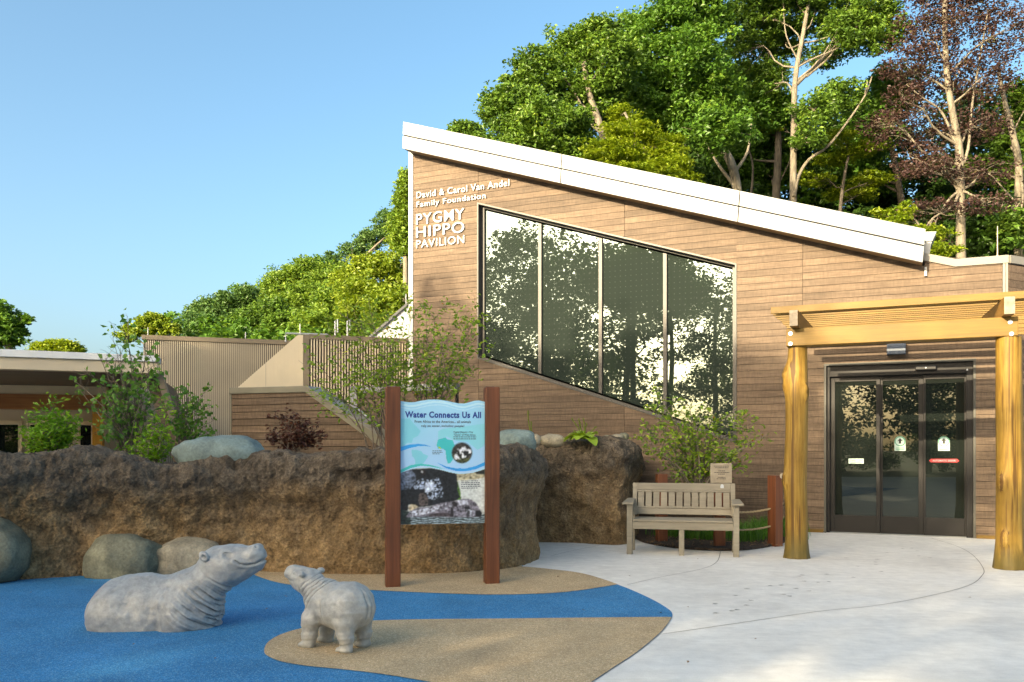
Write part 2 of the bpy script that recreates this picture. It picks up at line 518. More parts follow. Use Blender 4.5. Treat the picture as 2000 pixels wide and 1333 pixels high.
M['stoneblue'] = mat('blue_green_boulder', (0.16, 0.215, 0.20), 0.75, 0.3, 4, fine=36, bumps=0.6, bscale=16, bdist=0.02)
M['bark'] = mat('pale_bark', (0.19, 0.165, 0.125), 0.9, 0.45, 2.5, (3, 3, 0.8), fine=12, bumps=0.6, bscale=7, bdist=0.05)
M['barkdark'] = mat('dark_bark', (0.08, 0.067, 0.052), 0.9, 0.45, 3, (3, 3, 0.8), fine=14, bumps=0.6, bscale=9, bdist=0.05)
M['birchbark'] = mat('twig_bark', (0.16, 0.125, 0.095), 0.8, 0.4, 10, fine=40)
M['hill'] = mat('wooded_ground', (0.028, 0.036, 0.014), 0.95, 0.5, 0.6, fine=5)
M['soil'] = mat('dark_mulch', (0.055, 0.038, 0.026), 0.95, 0.6, 30, fine=110, bumps=1.0, bscale=60, bdist=0.03)
M['ground'] = mat('grassy_ground', (0.05, 0.065, 0.025), 0.95, 0.4, 0.5, fine=14)
M['joint'] = mat('concrete_joint', (0.24, 0.22, 0.20), 0.9, 0.2)
M['track'] = mat('imprinted_track', (0.46, 0.44, 0.41), 0.9, 0.2)
M['tanrib'] = mat('tan_ribbed_metal', (0.54, 0.46, 0.34), 0.5, 0.05, 2)
M['cream'] = mat('cream_metal_panel', (0.72, 0.60, 0.42), 0.5, 0.04, 2)
M['browncap'] = mat('brown_metal_trim', (0.21, 0.165, 0.11), 0.5, 0.06)
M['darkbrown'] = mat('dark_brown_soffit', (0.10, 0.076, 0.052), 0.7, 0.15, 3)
M['white'] = mat('white_membrane', (0.68, 0.70, 0.72), 0.6, 0.05)
M['galvrail'] = mat('galvanised_rail', (0.46, 0.48, 0.50), 0.4, 0.1, metal=0.3)
M['cedar'] = wood_mat('cedar_beam', (0.26, 0.09, 0.028), (0.46, 0.20, 0.07), 0, 0.5, 0.8, 12, 0.1)
M['orange'] = mat('orange_glulam_post', (0.68, 0.32, 0.035), 0.5, 0.12, 6, (8, 8, 1))
M['darkglass'] = glass_mat('dark_shelter_glass', 0.04, (0.8, 0.85, 0.9))
# foliage
M['oak'] = leaf_mat('oak_leaves', (0.028, 0.075, 0.012), (0.129, 0.245, 0.036), 0.3, (0.245, 0.348, 0.052))
M['green'] = leaf_mat('deep_green_leaves', (0.034, 0.101, 0.016), (0.101, 0.223, 0.030), 0.32, (0.203, 0.324, 0.047))
M['yellowgreen'] = leaf_mat('yellow_green_leaves', (0.11, 0.19, 0.02), (0.24, 0.33, 0.04), 0.38, (0.34, 0.40, 0.07))
M['bluegreen'] = leaf_mat('blue_green_leaves', (0.035, 0.10, 0.03), (0.11, 0.21, 0.06), 0.3, (0.17, 0.27, 0.07))
M['park'] = leaf_mat('backlit_park_leaves', (0.05, 0.12, 0.02), (0.15, 0.27, 0.04), 0.55)
M['lime'] = leaf_mat('lime_leaves', (0.10, 0.18, 0.012), (0.25, 0.33, 0.03), 0.4, (0.36, 0.42, 0.06))
M['copper'] = leaf_mat('copper_leaves', (0.03, 0.019, 0.020), (0.095, 0.050, 0.045), 0.3, (0.13, 0.14, 0.05))
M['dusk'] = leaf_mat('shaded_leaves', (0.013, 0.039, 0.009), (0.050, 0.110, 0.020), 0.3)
M['hillleaf'] = leaf_mat('hillside_leaves', (0.069, 0.155, 0.023), (0.196, 0.310, 0.046), 0.35, (0.310, 0.402, 0.069))
M['shrub'] = leaf_mat('shrub_leaves', (0.097, 0.227, 0.032), (0.325, 0.487, 0.065), 0.4, (0.552, 0.585, 0.081))
M['birch'] = leaf_mat('birch_leaves', (0.064, 0.192, 0.032), (0.176, 0.352, 0.072), 0.4, (0.320, 0.480, 0.096))
M['laurel'] = leaf_mat('bright_shrub_leaves', (0.084, 0.228, 0.018), (0.228, 0.432, 0.036), 0.4, (0.432, 0.576, 0.072))
M['redleaf'] = leaf_mat('dark_red_leaves', (0.049, 0.020, 0.017), (0.140, 0.053, 0.034), 0.3)
M['hosta'] = leaf_mat('hosta_leaves', (0.26, 0.42, 0.04), (0.5, 0.62, 0.09), 0.35)
M['grass'] = leaf_mat('grass_blades', (0.038, 0.128, 0.018), (0.120, 0.285, 0.038), 0.3)
M['litter'] = mat('dry_leaf', (0.26, 0.15, 0.07), 0.8, 0.4, 20)
M['berry'] = mat('red_leaf_berry', (0.5, 0.05, 0.02), 0.5)
M['blackprint'] = mat('black_print', (0.012, 0.012, 0.012), 0.4)
M['navyprint'] = mat('navy_print', lin((25, 60, 140)), 0.4, 0.02)
M['greyprint'] = mat('grey_print', lin((70, 80, 95)), 0.4, 0.02)
M['mint'] = mat('mint_sticker', (0.55, 0.68, 0.60), 0.4, 0.04)
M['greenprint'] = mat('green_print', (0.06, 0.30, 0.17), 0.4, 0.04)
M['red'] = mat('red_sticker', (0.48, 0.025, 0.03), 0.4, 0.06)
M['plaque'] = mat('sand_plaque', (0.36, 0.30, 0.22), 0.6, 0.2, 9)
M['poster'] = attr_mat('printed_panel', 'paint')

# ------------------------------------------------------------------ curves through measured points
def smooth_path(pts, n=8, closed=False):
    P = [Vector(p) for p in pts]; out = []
    m = len(P)
    rng_ = range(m if closed else m - 1)
    for i in rng_:
        p0 = P[(i - 1) % m] if closed or i > 0 else P[i]
        p1, p2 = P[i], P[(i + 1) % m]
        p3 = P[(i + 2) % m] if closed or i + 2 < m else P[(i + 1) % m]
        for k in range(n):
            t = k / n
            out.append(0.5 * ((2 * p1) + (p2 - p0) * t + (2 * p0 - 5 * p1 + 4 * p2 - p3) * t * t + (3 * p1 - p0 - 3 * p2 + p3) * t ** 3))
    if not closed: out.append(P[-1])
    return out

def sheet(name, pts2, z, mtl, thick=0.0):
    bm = bmesh.new()
    vs = [bm.verts.new((p[0], p[1], z)) for p in pts2]
    f = bm.faces.new(vs)
    if f.normal.z < 0: f.normal_flip()
    bmesh.ops.triangulate(bm, faces=bm.faces[:])
    me = bpy.data.meshes.new(name); bm.to_mesh(me); bm.free()
    o = link(name, me, mtl)
    return tag(o, kind='structure')

# ------------------------------------------------------------------ ground
g = MB().add([(-600, -400, -0.05), (600, -400, -0.05), (600, 900, -0.05), (-600, 900, -0.05)], [(0, 1, 2, 3)]).build('ground', M['ground'])
tag(g, kind='structure')
sheet('plaza_pavement', [(-16, 24), (-16, 2), (-13, -6), (-2, -18), (14, -30), (40, -40), (40, 24)], 0.0, M['concrete'])
gp = lambda L: [gr(u, v).to_2d().to_3d() for u, v in L]
outer = smooth_path(gp([(1020, 1108), (1075, 1113), (1140, 1122), (1207, 1143), (1262, 1166), (1300, 1187), (1313, 1200), (1307, 1216), (1287, 1240), (1245, 1275), (1200, 1305), (1150, 1338)]), 6)
blue = outer + [Vector((0.2, 3.0, 0)), Vector((-0.8, -2, 0)), Vector((-9, -2, 0)), Vector((-9, 11.5, 0)), Vector((0.2, 11.5, 0))]
sheet('blue_play_surface', blue, 0.004, M['blue'])
# tan bank beside the rock wall
up = smooth_path(gp([(470, 1112), (500, 1126), (545, 1140), (600, 1147), (700, 1153), (850, 1160), (960, 1163), (1060, 1161), (1130, 1155), (1207, 1143)]), 6)
k = min(range(len(outer)), key=lambda i: (outer[i] - up[-1]).length)
sheet('tan_bank_surface', up[:-1] + [outer[i] for i in range(k, -1, -1)] + [Vector((0.1, 11, 0)), Vector((-3.0, 11, 0))], 0.008, M['tan'])
# tan island the calf stands on
low = smooth_path(gp([(860, 1338), (760, 1321), (680, 1311), (600, 1303), (548, 1294), (522, 1283), (516, 1273), (524, 1256), (552, 1240), (600, 1227), (680, 1217), (800, 1212), (1000, 1210), (1180, 1208), (1312, 1207)]), 6)
k2 = min(range(len(outer)), key=lambda i: (outer[i] - low[-1]).length)
sheet('tan_island_surface', low[:-1] + outer[k2:] + [Vector((0.33, 4.7, 0)), Vector((0.05, 4.3, 0)), Vector((-0.3, 4.35, 0)), Vector((-0.42, 4.75, 0))], 0.008, M['tan'])

# saw cut joints and small imprinted tracks in the concrete
jm = MB()
def joint(pts, w=0.004):
    P = smooth_path(gp(pts), 8)
    for a, b in zip(P, P[1:]):
        d = (b - a).normalized(); s = Vector((-d.y, d.x, 0)) * w
        jm.add([a - s + Vector((0, 0, 0.003)), b - s + Vector((0, 0, 0.003)), b + s + Vector((0, 0, 0.003)), a + s + Vector((0, 0, 0.003))], [(0, 1, 2, 3)])
joint([(1290, 1240), (1400, 1224), (1600, 1195), (1700, 1185), (1800, 1168), (1890, 1145), (1918, 1125), (1920, 1110), (1900, 1085), (1870, 1068), (1820, 1052)])
joint([(1075, 1087), (1110, 1078), (1170, 1066)])
joint([(1225, 1143), (1290, 1128), (1370, 1112), (1400, 1098), (1407, 1078)])
tag(jm.build('concrete_joints', M['joint']), kind='structure')
rng = random.Random(5)
tk = MB()
for i in range(34):
    t = i / 33
    u = 1390 + 430 * t + rng.uniform(-25, 25); v = 1195 - 120 * t + rng.uniform(-26, 12)
    c = gr(u, v)
    a0 = rng.uniform(0, 6)
    for q in range(3):
        a = a0 + (q - 1) * 0.55
        d = Vector((math.cos(a), math.sin(a), 0)) * 0.05; s = Vector((-d.y, d.x, 0)) * 0.13
        z = Vector((0, 0, 0.003))
        tk.add([c + z - s, c + d * 0.6 + z - s * 1.6, c + d + z, c + d * 0.6 + z + s * 1.6, c + z + s], [(0, 1, 2, 3, 4)])
tag(tk.build('track_imprints', M['track']), kind='stuff')

# ------------------------------------------------------------------ pavilion
B = thing('pavilion', 'timber clad hippo pavilion with slanting white roof edge and tall window', 'building', O2, -TH)
xL = 0.0
x_corner = W(1968, 600)[0]
r0 = W(806, 297); r1 = W(1801, 523.5)
rs = (r1[1] - r0[1]) / (r1[0] - r0[0])
roofz = lambda x: r0[1] + (x - r0[0]) * rs + 0.03
x_re = W(1806, 523)[0]
cA = W(1817, 512.5); cB = W(1865.5, 522); cC = W(1968, 514.5)
def capz(x):
    if x < cB[0]: return cA[1] + (x - cA[0]) / (cB[0] - cA[0]) * (cB[1] - cA[1])
    return cB[1] + (x - cB[0]) / (cC[0] - cB[0]) * (cC[1] - cB[1])
def topz(x): return roofz(x) if x < x_re else capz(x)
wx0 = W(933.3, 500)[0]; wx1 = W(1439, 600)[0]
wTL = W(933.3, 396.5)[1]; wTR = W(1439, 516)[1]; wBL = W(933.3, 700.8)[1]; wBR = W(1439, 866)[1]
lerp = lambda a, b, t: a + (b - a) * t
wtop = lambda x: lerp(wTL, wTR, (x - wx0) / (wx1 - wx0))
wbot = lambda x: lerp(wBL, wBR, (x - wx0) / (wx1 - wx0))
dx0 = W(1609.5, 900)[0]; dx1 = W(1905.8, 900)[0]; dz1 = (W(1609.5, 711.6)[1] + W(1905.8, 700.5)[1]) / 2

def clip(poly, fn):
    """keep the part of an (x, z) outline where fn >= 0 (fn linear)"""
    out = []
    n = len(poly)
    for i in range(n):
        a, b = poly[i], poly[(i + 1) % n]
        fa, fb = fn(a), fn(b)
        if fa >= 0: out.append(a)
        if (fa >= 0) != (fb >= 0):
            t = fa / (fa - fb)
            out.append((a[0] + (b[0] - a[0]) * t, a[1] + (b[1] - a[1]) * t))
    return out
def area(poly): return 0.5 * abs(sum(poly[i][0] * poly[(i + 1) % len(poly)][1] - poly[(i + 1) % len(poly)][0] * poly[i][1] for i in range(len(poly))))

PITCH = 0.1143
zoff = 3.967 % PITCH
panels = [(W(808, 500)[0] + 0.002, W(935, 600)[0]), (W(935, 600)[0], W(1220, 600)[0]), (W(1220, 600)[0], W(1568, 600)[0]), (W(1568, 600)[0], x_corner - 0.07)]
nplank = 0
rnd_ = random.Random(3)
for pa, pb in panels:
    k = 0
    while True:
        z0 = zoff - PITCH + k * PITCH + 0.003; z1 = z0 + PITCH - 0.006
        k += 1
        z0 = max(z0, 0.02)
        if z1 < 0.05: continue
        if z0 > max(topz(pa + 0.01), topz(pb - 0.01), topz(min(max(x_re - 0.001, pa), pb))): break
        x0, x1 = pa + 0.003, pb - 0.003
        br = {x0, x1}
        tops = [x for x in (x_re, cB[0]) if x0 < x < x1]
        needcut = z1 > min(topz(x) for x in [x0, x1] + tops)
        if needcut: br |= set(tops)
        wl_, wr_ = max(x0, wx0), min(x1, wx1)
        win = wr_ - wl_ > 0.02 and z1 > min(wbot(wl_), wbot(wr_)) and z0 < max(wtop(wl_), wtop(wr_))
        if win: br |= {wl_, wr_}
        door = x0 < dx0 < x1 and z0 < dz1
        if door: br |= {dx0, dx1}
        br = sorted(br)
        for a, b in zip(br, br[1:]):
            mid = (a + b) / 2
            poly = [(a, z0), (b, z0), (b, z1), (a, z1)]
            tf = roofz if mid < x_re else (lambda x, q=mid: capz(q) + (x - q) * ((cB[1] - cA[1]) / (cB[0] - cA[0]) if q < cB[0] else (cC[1] - cB[1]) / (cC[0] - cB[0])))
            if needcut: poly = clip(poly, lambda p: tf(p[0]) - p[1])
            parts = [poly]
            if win and wx0 < mid < wx1:
                parts = [clip(poly, lambda p: p[1] - wtop(p[0])), clip(poly, lambda p: wbot(p[0]) - p[1])]
            if door and dx0 < mid < dx1:
                parts = [clip(poly, lambda p: p[1] - dz1)]
            for q in parts:
                if len(q) >= 3 and area(q) > 0.002:
                    jy = rnd_.uniform(0, 0.0025)
                    MB().prism(q, -0.016 - jy, 0.012).build('plank', M['clad'], B)
                    nplank += 1
print('planks', nplank)

# wall core behind the boards
bk = MB()
ztop = max(topz(0), 1)
def core(xs, lo, hi):
    for a, b in zip(xs, xs[1:]):
        bk.prism([(a, lo(a)), (b, lo(b)), (b, hi(b)), (a, hi(a))], 0.015, 0.25)
core([0.0, wx0], lambda x: 0, roofz)
core([wx0, wx1], lambda x: 0, wbot); core([wx0, wx1], wtop, roofz)
core([wx1, dx0], lambda x: 0, roofz); core([dx0, x_re], lambda x: dz1, roofz)
core([x_re, dx1] if x_re < dx1 else [x_re, x_re + 0.001], lambda x: dz1, lambda x: capz(x) + 0.1)
core([max(dx1, x_re), x_corner - 0.02], lambda x: 0, lambda x: capz(x) + 0.1)
bk.prism([(0, 0), (x_corner, 0), (x_corner, 3.6), (9.2, 3.6), (0, roofz(0))], 8.9, 9.0)
bk.box(0, 0.1, 0.25, 8.9, 0, roofz(0.1) - 0.05)
bk.build('wall', M['backing'], B)
# interior floor and dark back so that nothing shows through the openings
MB().box(0.1, x_corner - 0.1, 0.3, 8.9, -0.03, 0.01).build('floor', M['backing'], B)

# corner trims
MB().box(-0.045, W(808, 500)[0], -0.03, 0.06, 0, roofz(0) - 0.01).build('corner_trim', M['galv'], B, 0.004)
ct = MB(); ct.box(x_corner - 0.068, x_corner - 0.03, -0.03, 0.02, 0, cC[1]); ct.box(x_corner - 0.026, x_corner + 0.004, -0.03, 0.02, 0, cC[1])
ct.build('corner_trim', M['cap'], B, 0.003)
# skirting strips either side of the door
MB().box(W(1578, 1040)[0] - 0.3, dx0 - 0.01, -0.03, -0.018, 0.0, 0.055).build('skirting', M['honey'], B)
MB().box(dx1 + 0.01, x_corner - 0.07, -0.03, -0.018, 0.0, 0.055).build('skirting', M['honey'], B)

# return wall to the right of the corner
ang = math.atan2(0.465, 0.885) + TH
dr = Vector((math.cos(ang), math.sin(ang), 0)); nr = Vector((math.sin(ang), -math.cos(ang), 0))
RM = Matrix.Translation((x_corner, 0, 0)) @ Matrix.Rotation(ang, 4, 'Z')
for k in range(38):
    z0 = zoff + k * PITCH - PITCH + 0.0025; z1 = z0 + PITCH - 0.005
    if z1 < 0.05: continue
    z1 = min(z1, cC[1] - 0.005)
    if z1 - z0 < 0.02: continue
    MB().box(0.01, 4.0, -0.018, 0.01, max(z0, 0.02), z1, RM).build('plank', M['clad'], B)
MB().box(0.0, 4.0, 0.012, 0.25, 0, cC[1] + 0.08, RM).build('side_wall', M['backing'], B)

# parapet cap
capm = MB()
hcap = 0.118
for a, b, za, zb in ((x_re - 0.05, cB[0], capz(x_re - 0.05), cB[1]), (cB[0], x_corner + 0.01, cB[1], cC[1])):
    capm.prism([(a, za), (b, zb), (b, zb + hcap), (a, za + hcap)], -0.045, 0.30)
capm.box(0.012, 4.0, -0.045, 0.30, cC[1], cC[1] + hcap, RM)
capm.build('parapet_cap', M['cap'], B)

# roof: slanting fascia of two courses of white panels, soffit, slab
fo = -0.36
fTL, fBL, fTR, fBR = W(787, 238, fo), W(785, 290, fo), W(1809, 448, fo), W(1803, 513, fo)
def fpt(s, t):
    a = (lerp(fBL[0], fBR[0], s), lerp(fBL[1], fBR[1], s)); b = (lerp(fTL[0], fTR[0], s), lerp(fTL[1], fTR[1], s))
    return (lerp(a[0], b[0], t), lerp(a[1], b[1], t))
cuts = [0.0, 0.36, 0.7, 1.0]
for i in range(3):
    for t0, t1, yo in ((0.0, 0.480, 0.0), (0.520, 1.0, -0.004)):
        e = 0.0008
        q = [fpt(cuts[i] + e, t0), fpt(cuts[i + 1] - e, t0), fpt(cuts[i + 1] - e, t1), fpt(cuts[i] + e, t1)]
        MB().prism(q, fo + yo, fo + 0.04 + yo).build('fascia_panel', M['fascia'], B, 0.002)
sl = MB()
a0, a1 = fpt(0.0, 0.03), fpt(0.999, 0.03); b0, b1 = fpt(0.0, 0.9), fpt(0.999, 0.9)
sl.prism([(a0[0] + .01, a0[1] + .03), (a1[0] - .01, a1[1] + .03), (b1[0] - .01, b1[1]), (b0[0] + .01, b0[1])], fo + 0.045, 9.2)
sl.build('roof', M['backing'], B)
so = MB(); so.prism([(a0[0], a0[1] - .004), (a1[0], a1[1] - .004), (a1[0], a1[1] + .028), (a0[0], a0[1] + .028)], fo + 0.042, 0.02)
so.build('soffit', M['soffit'], B)
# scupper at the low end of the roof
sx0 = W(1806, 470, 0.15)[0]; sx1 = W(1829, 460, 0.15)[0]; sz0 = W(1815, 500, 0.15)[1]; szm = W(1815, 473, 0.15)[1]; sz1 = W(1815, 455, 0.15)[1]
sc = MB(); sc.prism([(sx0 - 0.1, szm), (sx1 - 0.06, szm), (sx1, sz1), (sx0 - 0.1, sz1 + 0.02)], 0.1, 0.6); sc.build('scupper', M['fascia'], B)
MB().prism([(sx0 - 0.1, sz0 - 0.15), (sx1 - 0.12, sz0 - 0.15), (sx1 - 0.07, szm - 0.003), (sx0 - 0.1, szm - 0.003)], 0.12, 0.55).build('downpipe', M['galv'], B)
MB().box(x_re - 0.005, x_re + 0.03, -0.06, 0.0, roofz(x_re) - 0.16, roofz(x_re) - 0.02).build('flashing', M['galv'], B)

# window: casing, frame, mullions, panes
def ring(mb, x0, x1, w, y0, y1, e=0.0):
    """frame round the slanted opening, w wide, grown outwards by e"""
    sl_ = math.hypot(1, (wTR - wTL) / (wx1 - wx0)) ; sb_ = math.hypot(1, (wBR - wBL) / (wx1 - wx0))
    zt = lambda x: wtop(x) + e * sl_; zb = lambda x: wbot(x) - e * sb_
    X0, X1 = x0 - e, x1 + e
    mb.prism([(X0, zb(X0)), (X0 + w, zb(X0 + w)), (X0 + w, zt(X0 + w)), (X0, zt(X0))], y0, y1)
    mb.prism([(X1 - w, zb(X1 - w)), (X1, zb(X1)), (X1, zt(X1)), (X1 - w, zt(X1 - w))], y0, y1)
    a, b = X0 + w, X1 - w
    mb.prism([(a, zt(a) - w * sl_), (b, zt(b) - w * sl_), (b, zt(b)), (a, zt(a))], y0, y1)
    mb.prism([(a, zb(a)), (b, zb(b)), (b, zb(b) + w * sb_), (a, zb(a) + w * sb_)], y0, y1)
wf = MB(); ring(wf, wx0, wx1, 0.028, -0.035, 0.20, 0.002)
wfo = wf.build('window_frame', M['alu'], B)
f2 = MB(); ring(f2, wx0 + 0.03, wx1 - 0.03, 0.055, 0.105, 0.185, -0.002); f2.build('sash', M['alu'], wfo)
mus = [W(u, 600, 0.12)[0] for u in (1054.9, 1173, 1299)]
for mx_ in mus:
    a, b = mx_ - 0.032, mx_ + 0.032
    MB().prism([(a, wbot(a) + 0.1), (b, wbot(b) + 0.1), (b, wtop(b) - 0.1), (a, wtop(a) - 0.1)], 0.10, 0.19).build('mullion', M['alu'], wfo)
ed = [wx0 + 0.088] + mus + [wx1 - 0.088]
rp = random.Random(9)
for i in range(4):
    a = ed[i] + (0.036 if i else 0); b = ed[i + 1] - (0.036 if i < 3 else 0)
    me = MB().prism([(a, wbot(a) + 0.095), (b, wbot(b) + 0.095), (b, wtop(b) - 0.095), (a, wtop(a) - 0.095)], 0.150, 0.165)
    me.build('window_pane', M['glass'], B)

# lettering on the wall
def text(name, body, mtl, parent, x0, x1, z0, z1, y, depth=0.02, bold=0.0, align='fit', rot=None):
    """letters standing in the local x, z plane, fitted between x0..x1 and z0..z1"""
    cu = bpy.data.curves.new(name, 'FONT')
    cu.body = body; cu.size = 1.0; cu.extrude = 0.5; cu.offset = bold; cu.resolution_u = 3
    cu.space_character = 1.10 if bold else 1.0
    to = bpy.data.objects.new(name, cu)
    COL.objects.link(to)
    dg = bpy.context.evaluated_depsgraph_get()
    me = bpy.data.meshes.new_from_object(to.evaluated_get(dg))
    bpy.data.objects.remove(to); bpy.data.curves.remove(cu)
    n = len(me.vertices)
    co = np.empty(n * 3, dtype=np.float32); me.vertices.foreach_get('co', co); co = co.reshape(-1, 3)
    mn, mx_ = co.min(0), co.max(0)
    out = np.empty_like(co)
    out[:, 0] = x0 + (co[:, 0] - mn[0]) / (mx_[0] - mn[0]) * (x1 - x0)
    out[:, 2] = z0 + (co[:, 1] - mn[1]) / (mx_[1] - mn[1]) * (z1 - z0)
    out[:, 1] = y - (co[:, 2] - mn[2]) / (mx_[2] - mn[2]) * depth
    me.vertices.foreach_set('co', out.ravel()); me.update()
    me.materials.clear()
    me.name = name
    return link(name, me, mtl, parent)
def wall_text(body, pl, pr, bold):
    """pl, pr: (u, v_top, v_bottom) of the left and right end of the line"""
    a, b = W(pl[0], pl[1], -0.03), W(pl[0], pl[2], -0.03); c, d = W(pr[0], pr[1], -0.03), W(pr[0], pr[2], -0.03)
    o = text('sign_lettering', body, M['letter'], B, a[0], c[0], (b[1] + d[1]) / 2, (a[1] + c[1]) / 2, -0.022, 0.028, bold)
    # every letter a piece of its own
    bm = bmesh.new(); bm.from_mesh(o.data)
    left = set(bm.verts)
    while left:
        st = [next(iter(left))]; isl = set(st)
        while st:
            for e in st.pop().link_edges:
                for w in e.verts:
                    if w not in isl: isl.add(w); st.append(w)
        left -= isl
        vs = list(isl); ix = {v: i for i, v in enumerate(vs)}
        fs = {f for v in vs for f in v.link_faces}
        me = bpy.data.meshes.new('letter')
        me.from_pydata([tuple(v.co) for v in vs], [], [[ix[v] for v in f.verts] for f in fs])
        link('letter', me, M['letter'], B)
    bm.free()
    me0 = o.data; bpy.data.objects.remove(o); bpy.data.meshes.remove(me0)
wall_text('David & Carol Van Andel', (814.0, 374.5, 387.0), (995.5, 352, 365.5), 0.008)
wall_text('Family Foundation', (814.0, 393, 407), (949.5, 379.5, 393.5), 0.008)
wall_text('PYGMY', (813.5, 418, 439.5), (907.5, 408, 430), 0.007)
wall_text('HIPPO', (813.5, 443, 464), (907.5, 434, 456), 0.007)
wall_text('PAVILION', (813.5, 469.5, 485), (907.5, 460.5, 476.5), 0.007)

# entrance: trim, black frame, three glazed leaves
dy = 0.10
tr = MB()
tr.box(dx0, dx0 + 0.035, -0.03, 0.16, 0.0, dz1); tr.box(dx1 - 0.035, dx1, -0.03, 0.16, 0.0, dz1); tr.box(dx0 + 0.035, dx1 - 0.035, -0.03, 0.16, dz1 - 0.035, dz1)
tr.build('door_trim', M['greytrim'], B)
hx0, hx1 = dx0 + 0.037, dx1 - 0.037
hz = W(1756, 733, dy)[1]
fm = MB()
fm.box(hx0, hx0 + 0.05, 0.03, 0.2, 0.0, dz1 - 0.037); fm.box(hx1 - 0.09, hx1, 0.03, 0.2, 0.0, dz1 - 0.037); fm.box(hx0 + 0.05, hx1 - 0.09, 0.03, 0.2, hz, dz1 - 0.037)
dfo = fm.build('door_frame', M['darkalu'], B, 0.003)
MB().box(hx0 + 0.05, hx1 - 0.09, 0.02, 0.2, 0.0, 0.012).build('threshold', M['galv'], B)
sx_ = W(1787.6, 716, 0.0)[0]; sx2 = W(1829, 716, 0.0)[0]; sz_ = W(1808, 723.5, 0)[1]; sz2 = W(1808, 714.5, 0)[1]
sn = MB().box(sx_, sx2, -0.03, 0.028, sz_, sz2).build('motion_sensor', M['black'], B, 0.012)
MB().disc(((sx_ + sx2) / 2, -0.03, (sz_ + sz2) / 2), 0.012, 0.004, 10).build('lens', M['letter'], sn)
MB().box(W(1889, 720, .03)[0] - 0.012, W(1889, 720, .03)[0] + 0.012, 0.024, 0.029, W(1889, 722.5, .03)[1] - .012, W(1889, 722.5, .03)[1] + .012).build('indicator', M['letter'], B)
edges = [(W(1620.5, 900, dy)[0], W(1719, 900, dy)[0], dy), (W(1719.6, 900, dy)[0], W(1804, 900, dy)[0], dy + 0.035), (W(1804.2, 900, dy)[0], hx1 - 0.088, dy)]
gl = [(W(1630.8, 900, dy)[0], W(1711.3, 900, dy)[0]), (W(1724, 900, dy)[0], W(1794, 900, dy)[0]), (W(1808, 900, dy)[0], W(1883.4, 900, dy)[0])]
zg0 = W(1670, 1007, dy)[1]; zg1 = W(1670, 745.5, dy)[1]
leaves_ = []
for (a, b, y), (g0, g1) in zip(edges, gl):
    lf = MB()
    lf.box(a, g0, y, y + 0.05, 0.014, hz - 0.004); lf.box(g1, b, y, y + 0.05, 0.014, hz - 0.004)
    lf.box(g0, g1, y, y + 0.05, 0.014, zg0); lf.box(g0, g1, y, y + 0.05, zg1, hz - 0.004)
    l = lf.build('door_leaf', M['darkalu'], B, 0.003)
    MB().box(g0 + .001, g1 - .001, y + 0.018, y + 0.03, zg0 + .001, zg1 - .001).build('glass_pane', M['doorglass'], l)
    leaves_.append((l, y))
# stickers on the glass
def dW(u, v, i): return W(u, v, leaves_[i][1] + 0.017)
def arrow_sticker(i, u0, u1, v0, v1):
    l, y = leaves_[i]; yy = y + 0.0172
    a, b = dW(u0, v0, i), dW(u1, v1, i)
    x0, x1, zt, zb = a[0], b[0], a[1], b[1]
    w = x1 - x0; c = (x0 + x1) / 2; r = w / 2; cz = zt - r
    pl = [(x0, zb), (x1, zb)] + [(c + r * math.cos(t), cz + r * math.sin(t)) for t in [math.pi * k / 14 for k in range(15)]]
    st = MB().prism(pl, yy - 0.0015, yy); s_ = st.build('sticker', M['mint'], l)
    rg = MB()
    for k in range(24):
        t0, t1 = 2 * math.pi * k / 24, 2 * math.pi * (k + 1) / 24
        rg.prism([(c + r * .98 * math.cos(t0), cz + r * .98 * math.sin(t0)), (c + r * .98 * math.cos(t1), cz + r * .98 * math.sin(t1)), (c + r * .80 * math.cos(t1), cz + r * .80 * math.sin(t1)), (c + r * .80 * math.cos(t0), cz + r * .80 * math.sin(t0))], yy - 0.003, yy - 0.0015)
    rg.build('sticker_ring', M['greenprint'], l)
    ar = MB()
    ar.prism([(c - r * .52, cz - r * .02), (c - r * .2, cz + r * .12), (c + r * .2, cz + r * .12), (c + r * .52, cz - r * .02), (c, cz + r * .62)], yy - 0.003, yy - 0.0015)
    ar.prism([(c - r * .2, cz - r * .45), (c + r * .2, cz - r * .45), (c + r * .2, cz + r * .12), (c - r * .2, cz + r * .12)], yy - 0.003, yy - 0.0015)
    ar.build('arrow_mark', M['blackprint'], l)
    bl = MB()
    for k in range(2):
        z = zb + w * (0.28 - 0.15 * k)
        bl.box(x0 + w * .12, x1 - w * .12, yy - 0.003, yy - 0.0015, z - w * .045, z + w * .03)
    bl.build('small_print', M['greenprint'], l)
arrow_sticker(1, 1747.0, 1768.8, 852.4, 881.0)
arrow_sticker(2, 1832.0, 1855.0, 852.4, 881.0)
l, y = leaves_[0]; a, b = dW(1657.3, 896, 0), dW(1687, 906, 0)
MB().box(a[0], b[0], y + 0.0155, y + 0.017, b[1], a[1]).build('sticker', M['mint'], l)
text('sticker_lettering', 'STAND CLEAR', M['greenprint'], l, a[0] + .015, b[0] - .015, lerp(b[1], a[1], .4), lerp(b[1], a[1], .85), y + 0.0153, 0.0012, 0.015)
MB().box(a[0] + .03, b[0] - .03, y + 0.0143, y + 0.0153, lerp(b[1], a[1], .14), lerp(b[1], a[1], .24)).build('small_print', M['greenprint'], l)
l, y = leaves_[2]; a, b = dW(1814.5, 896.5, 2), dW(1873.5, 903.8, 2)
h_ = (a[1] - b[1]) / 2
MB().prism([(a[0], a[1] - h_), (a[0] + h_, a[1]), (b[0] - h_, a[1]), (b[0], a[1] - h_), (b[0] - h_, b[1]), (a[0] + h_, b[1])], y + 0.0155, y + 0.017).build('sticker', M['red'], l)
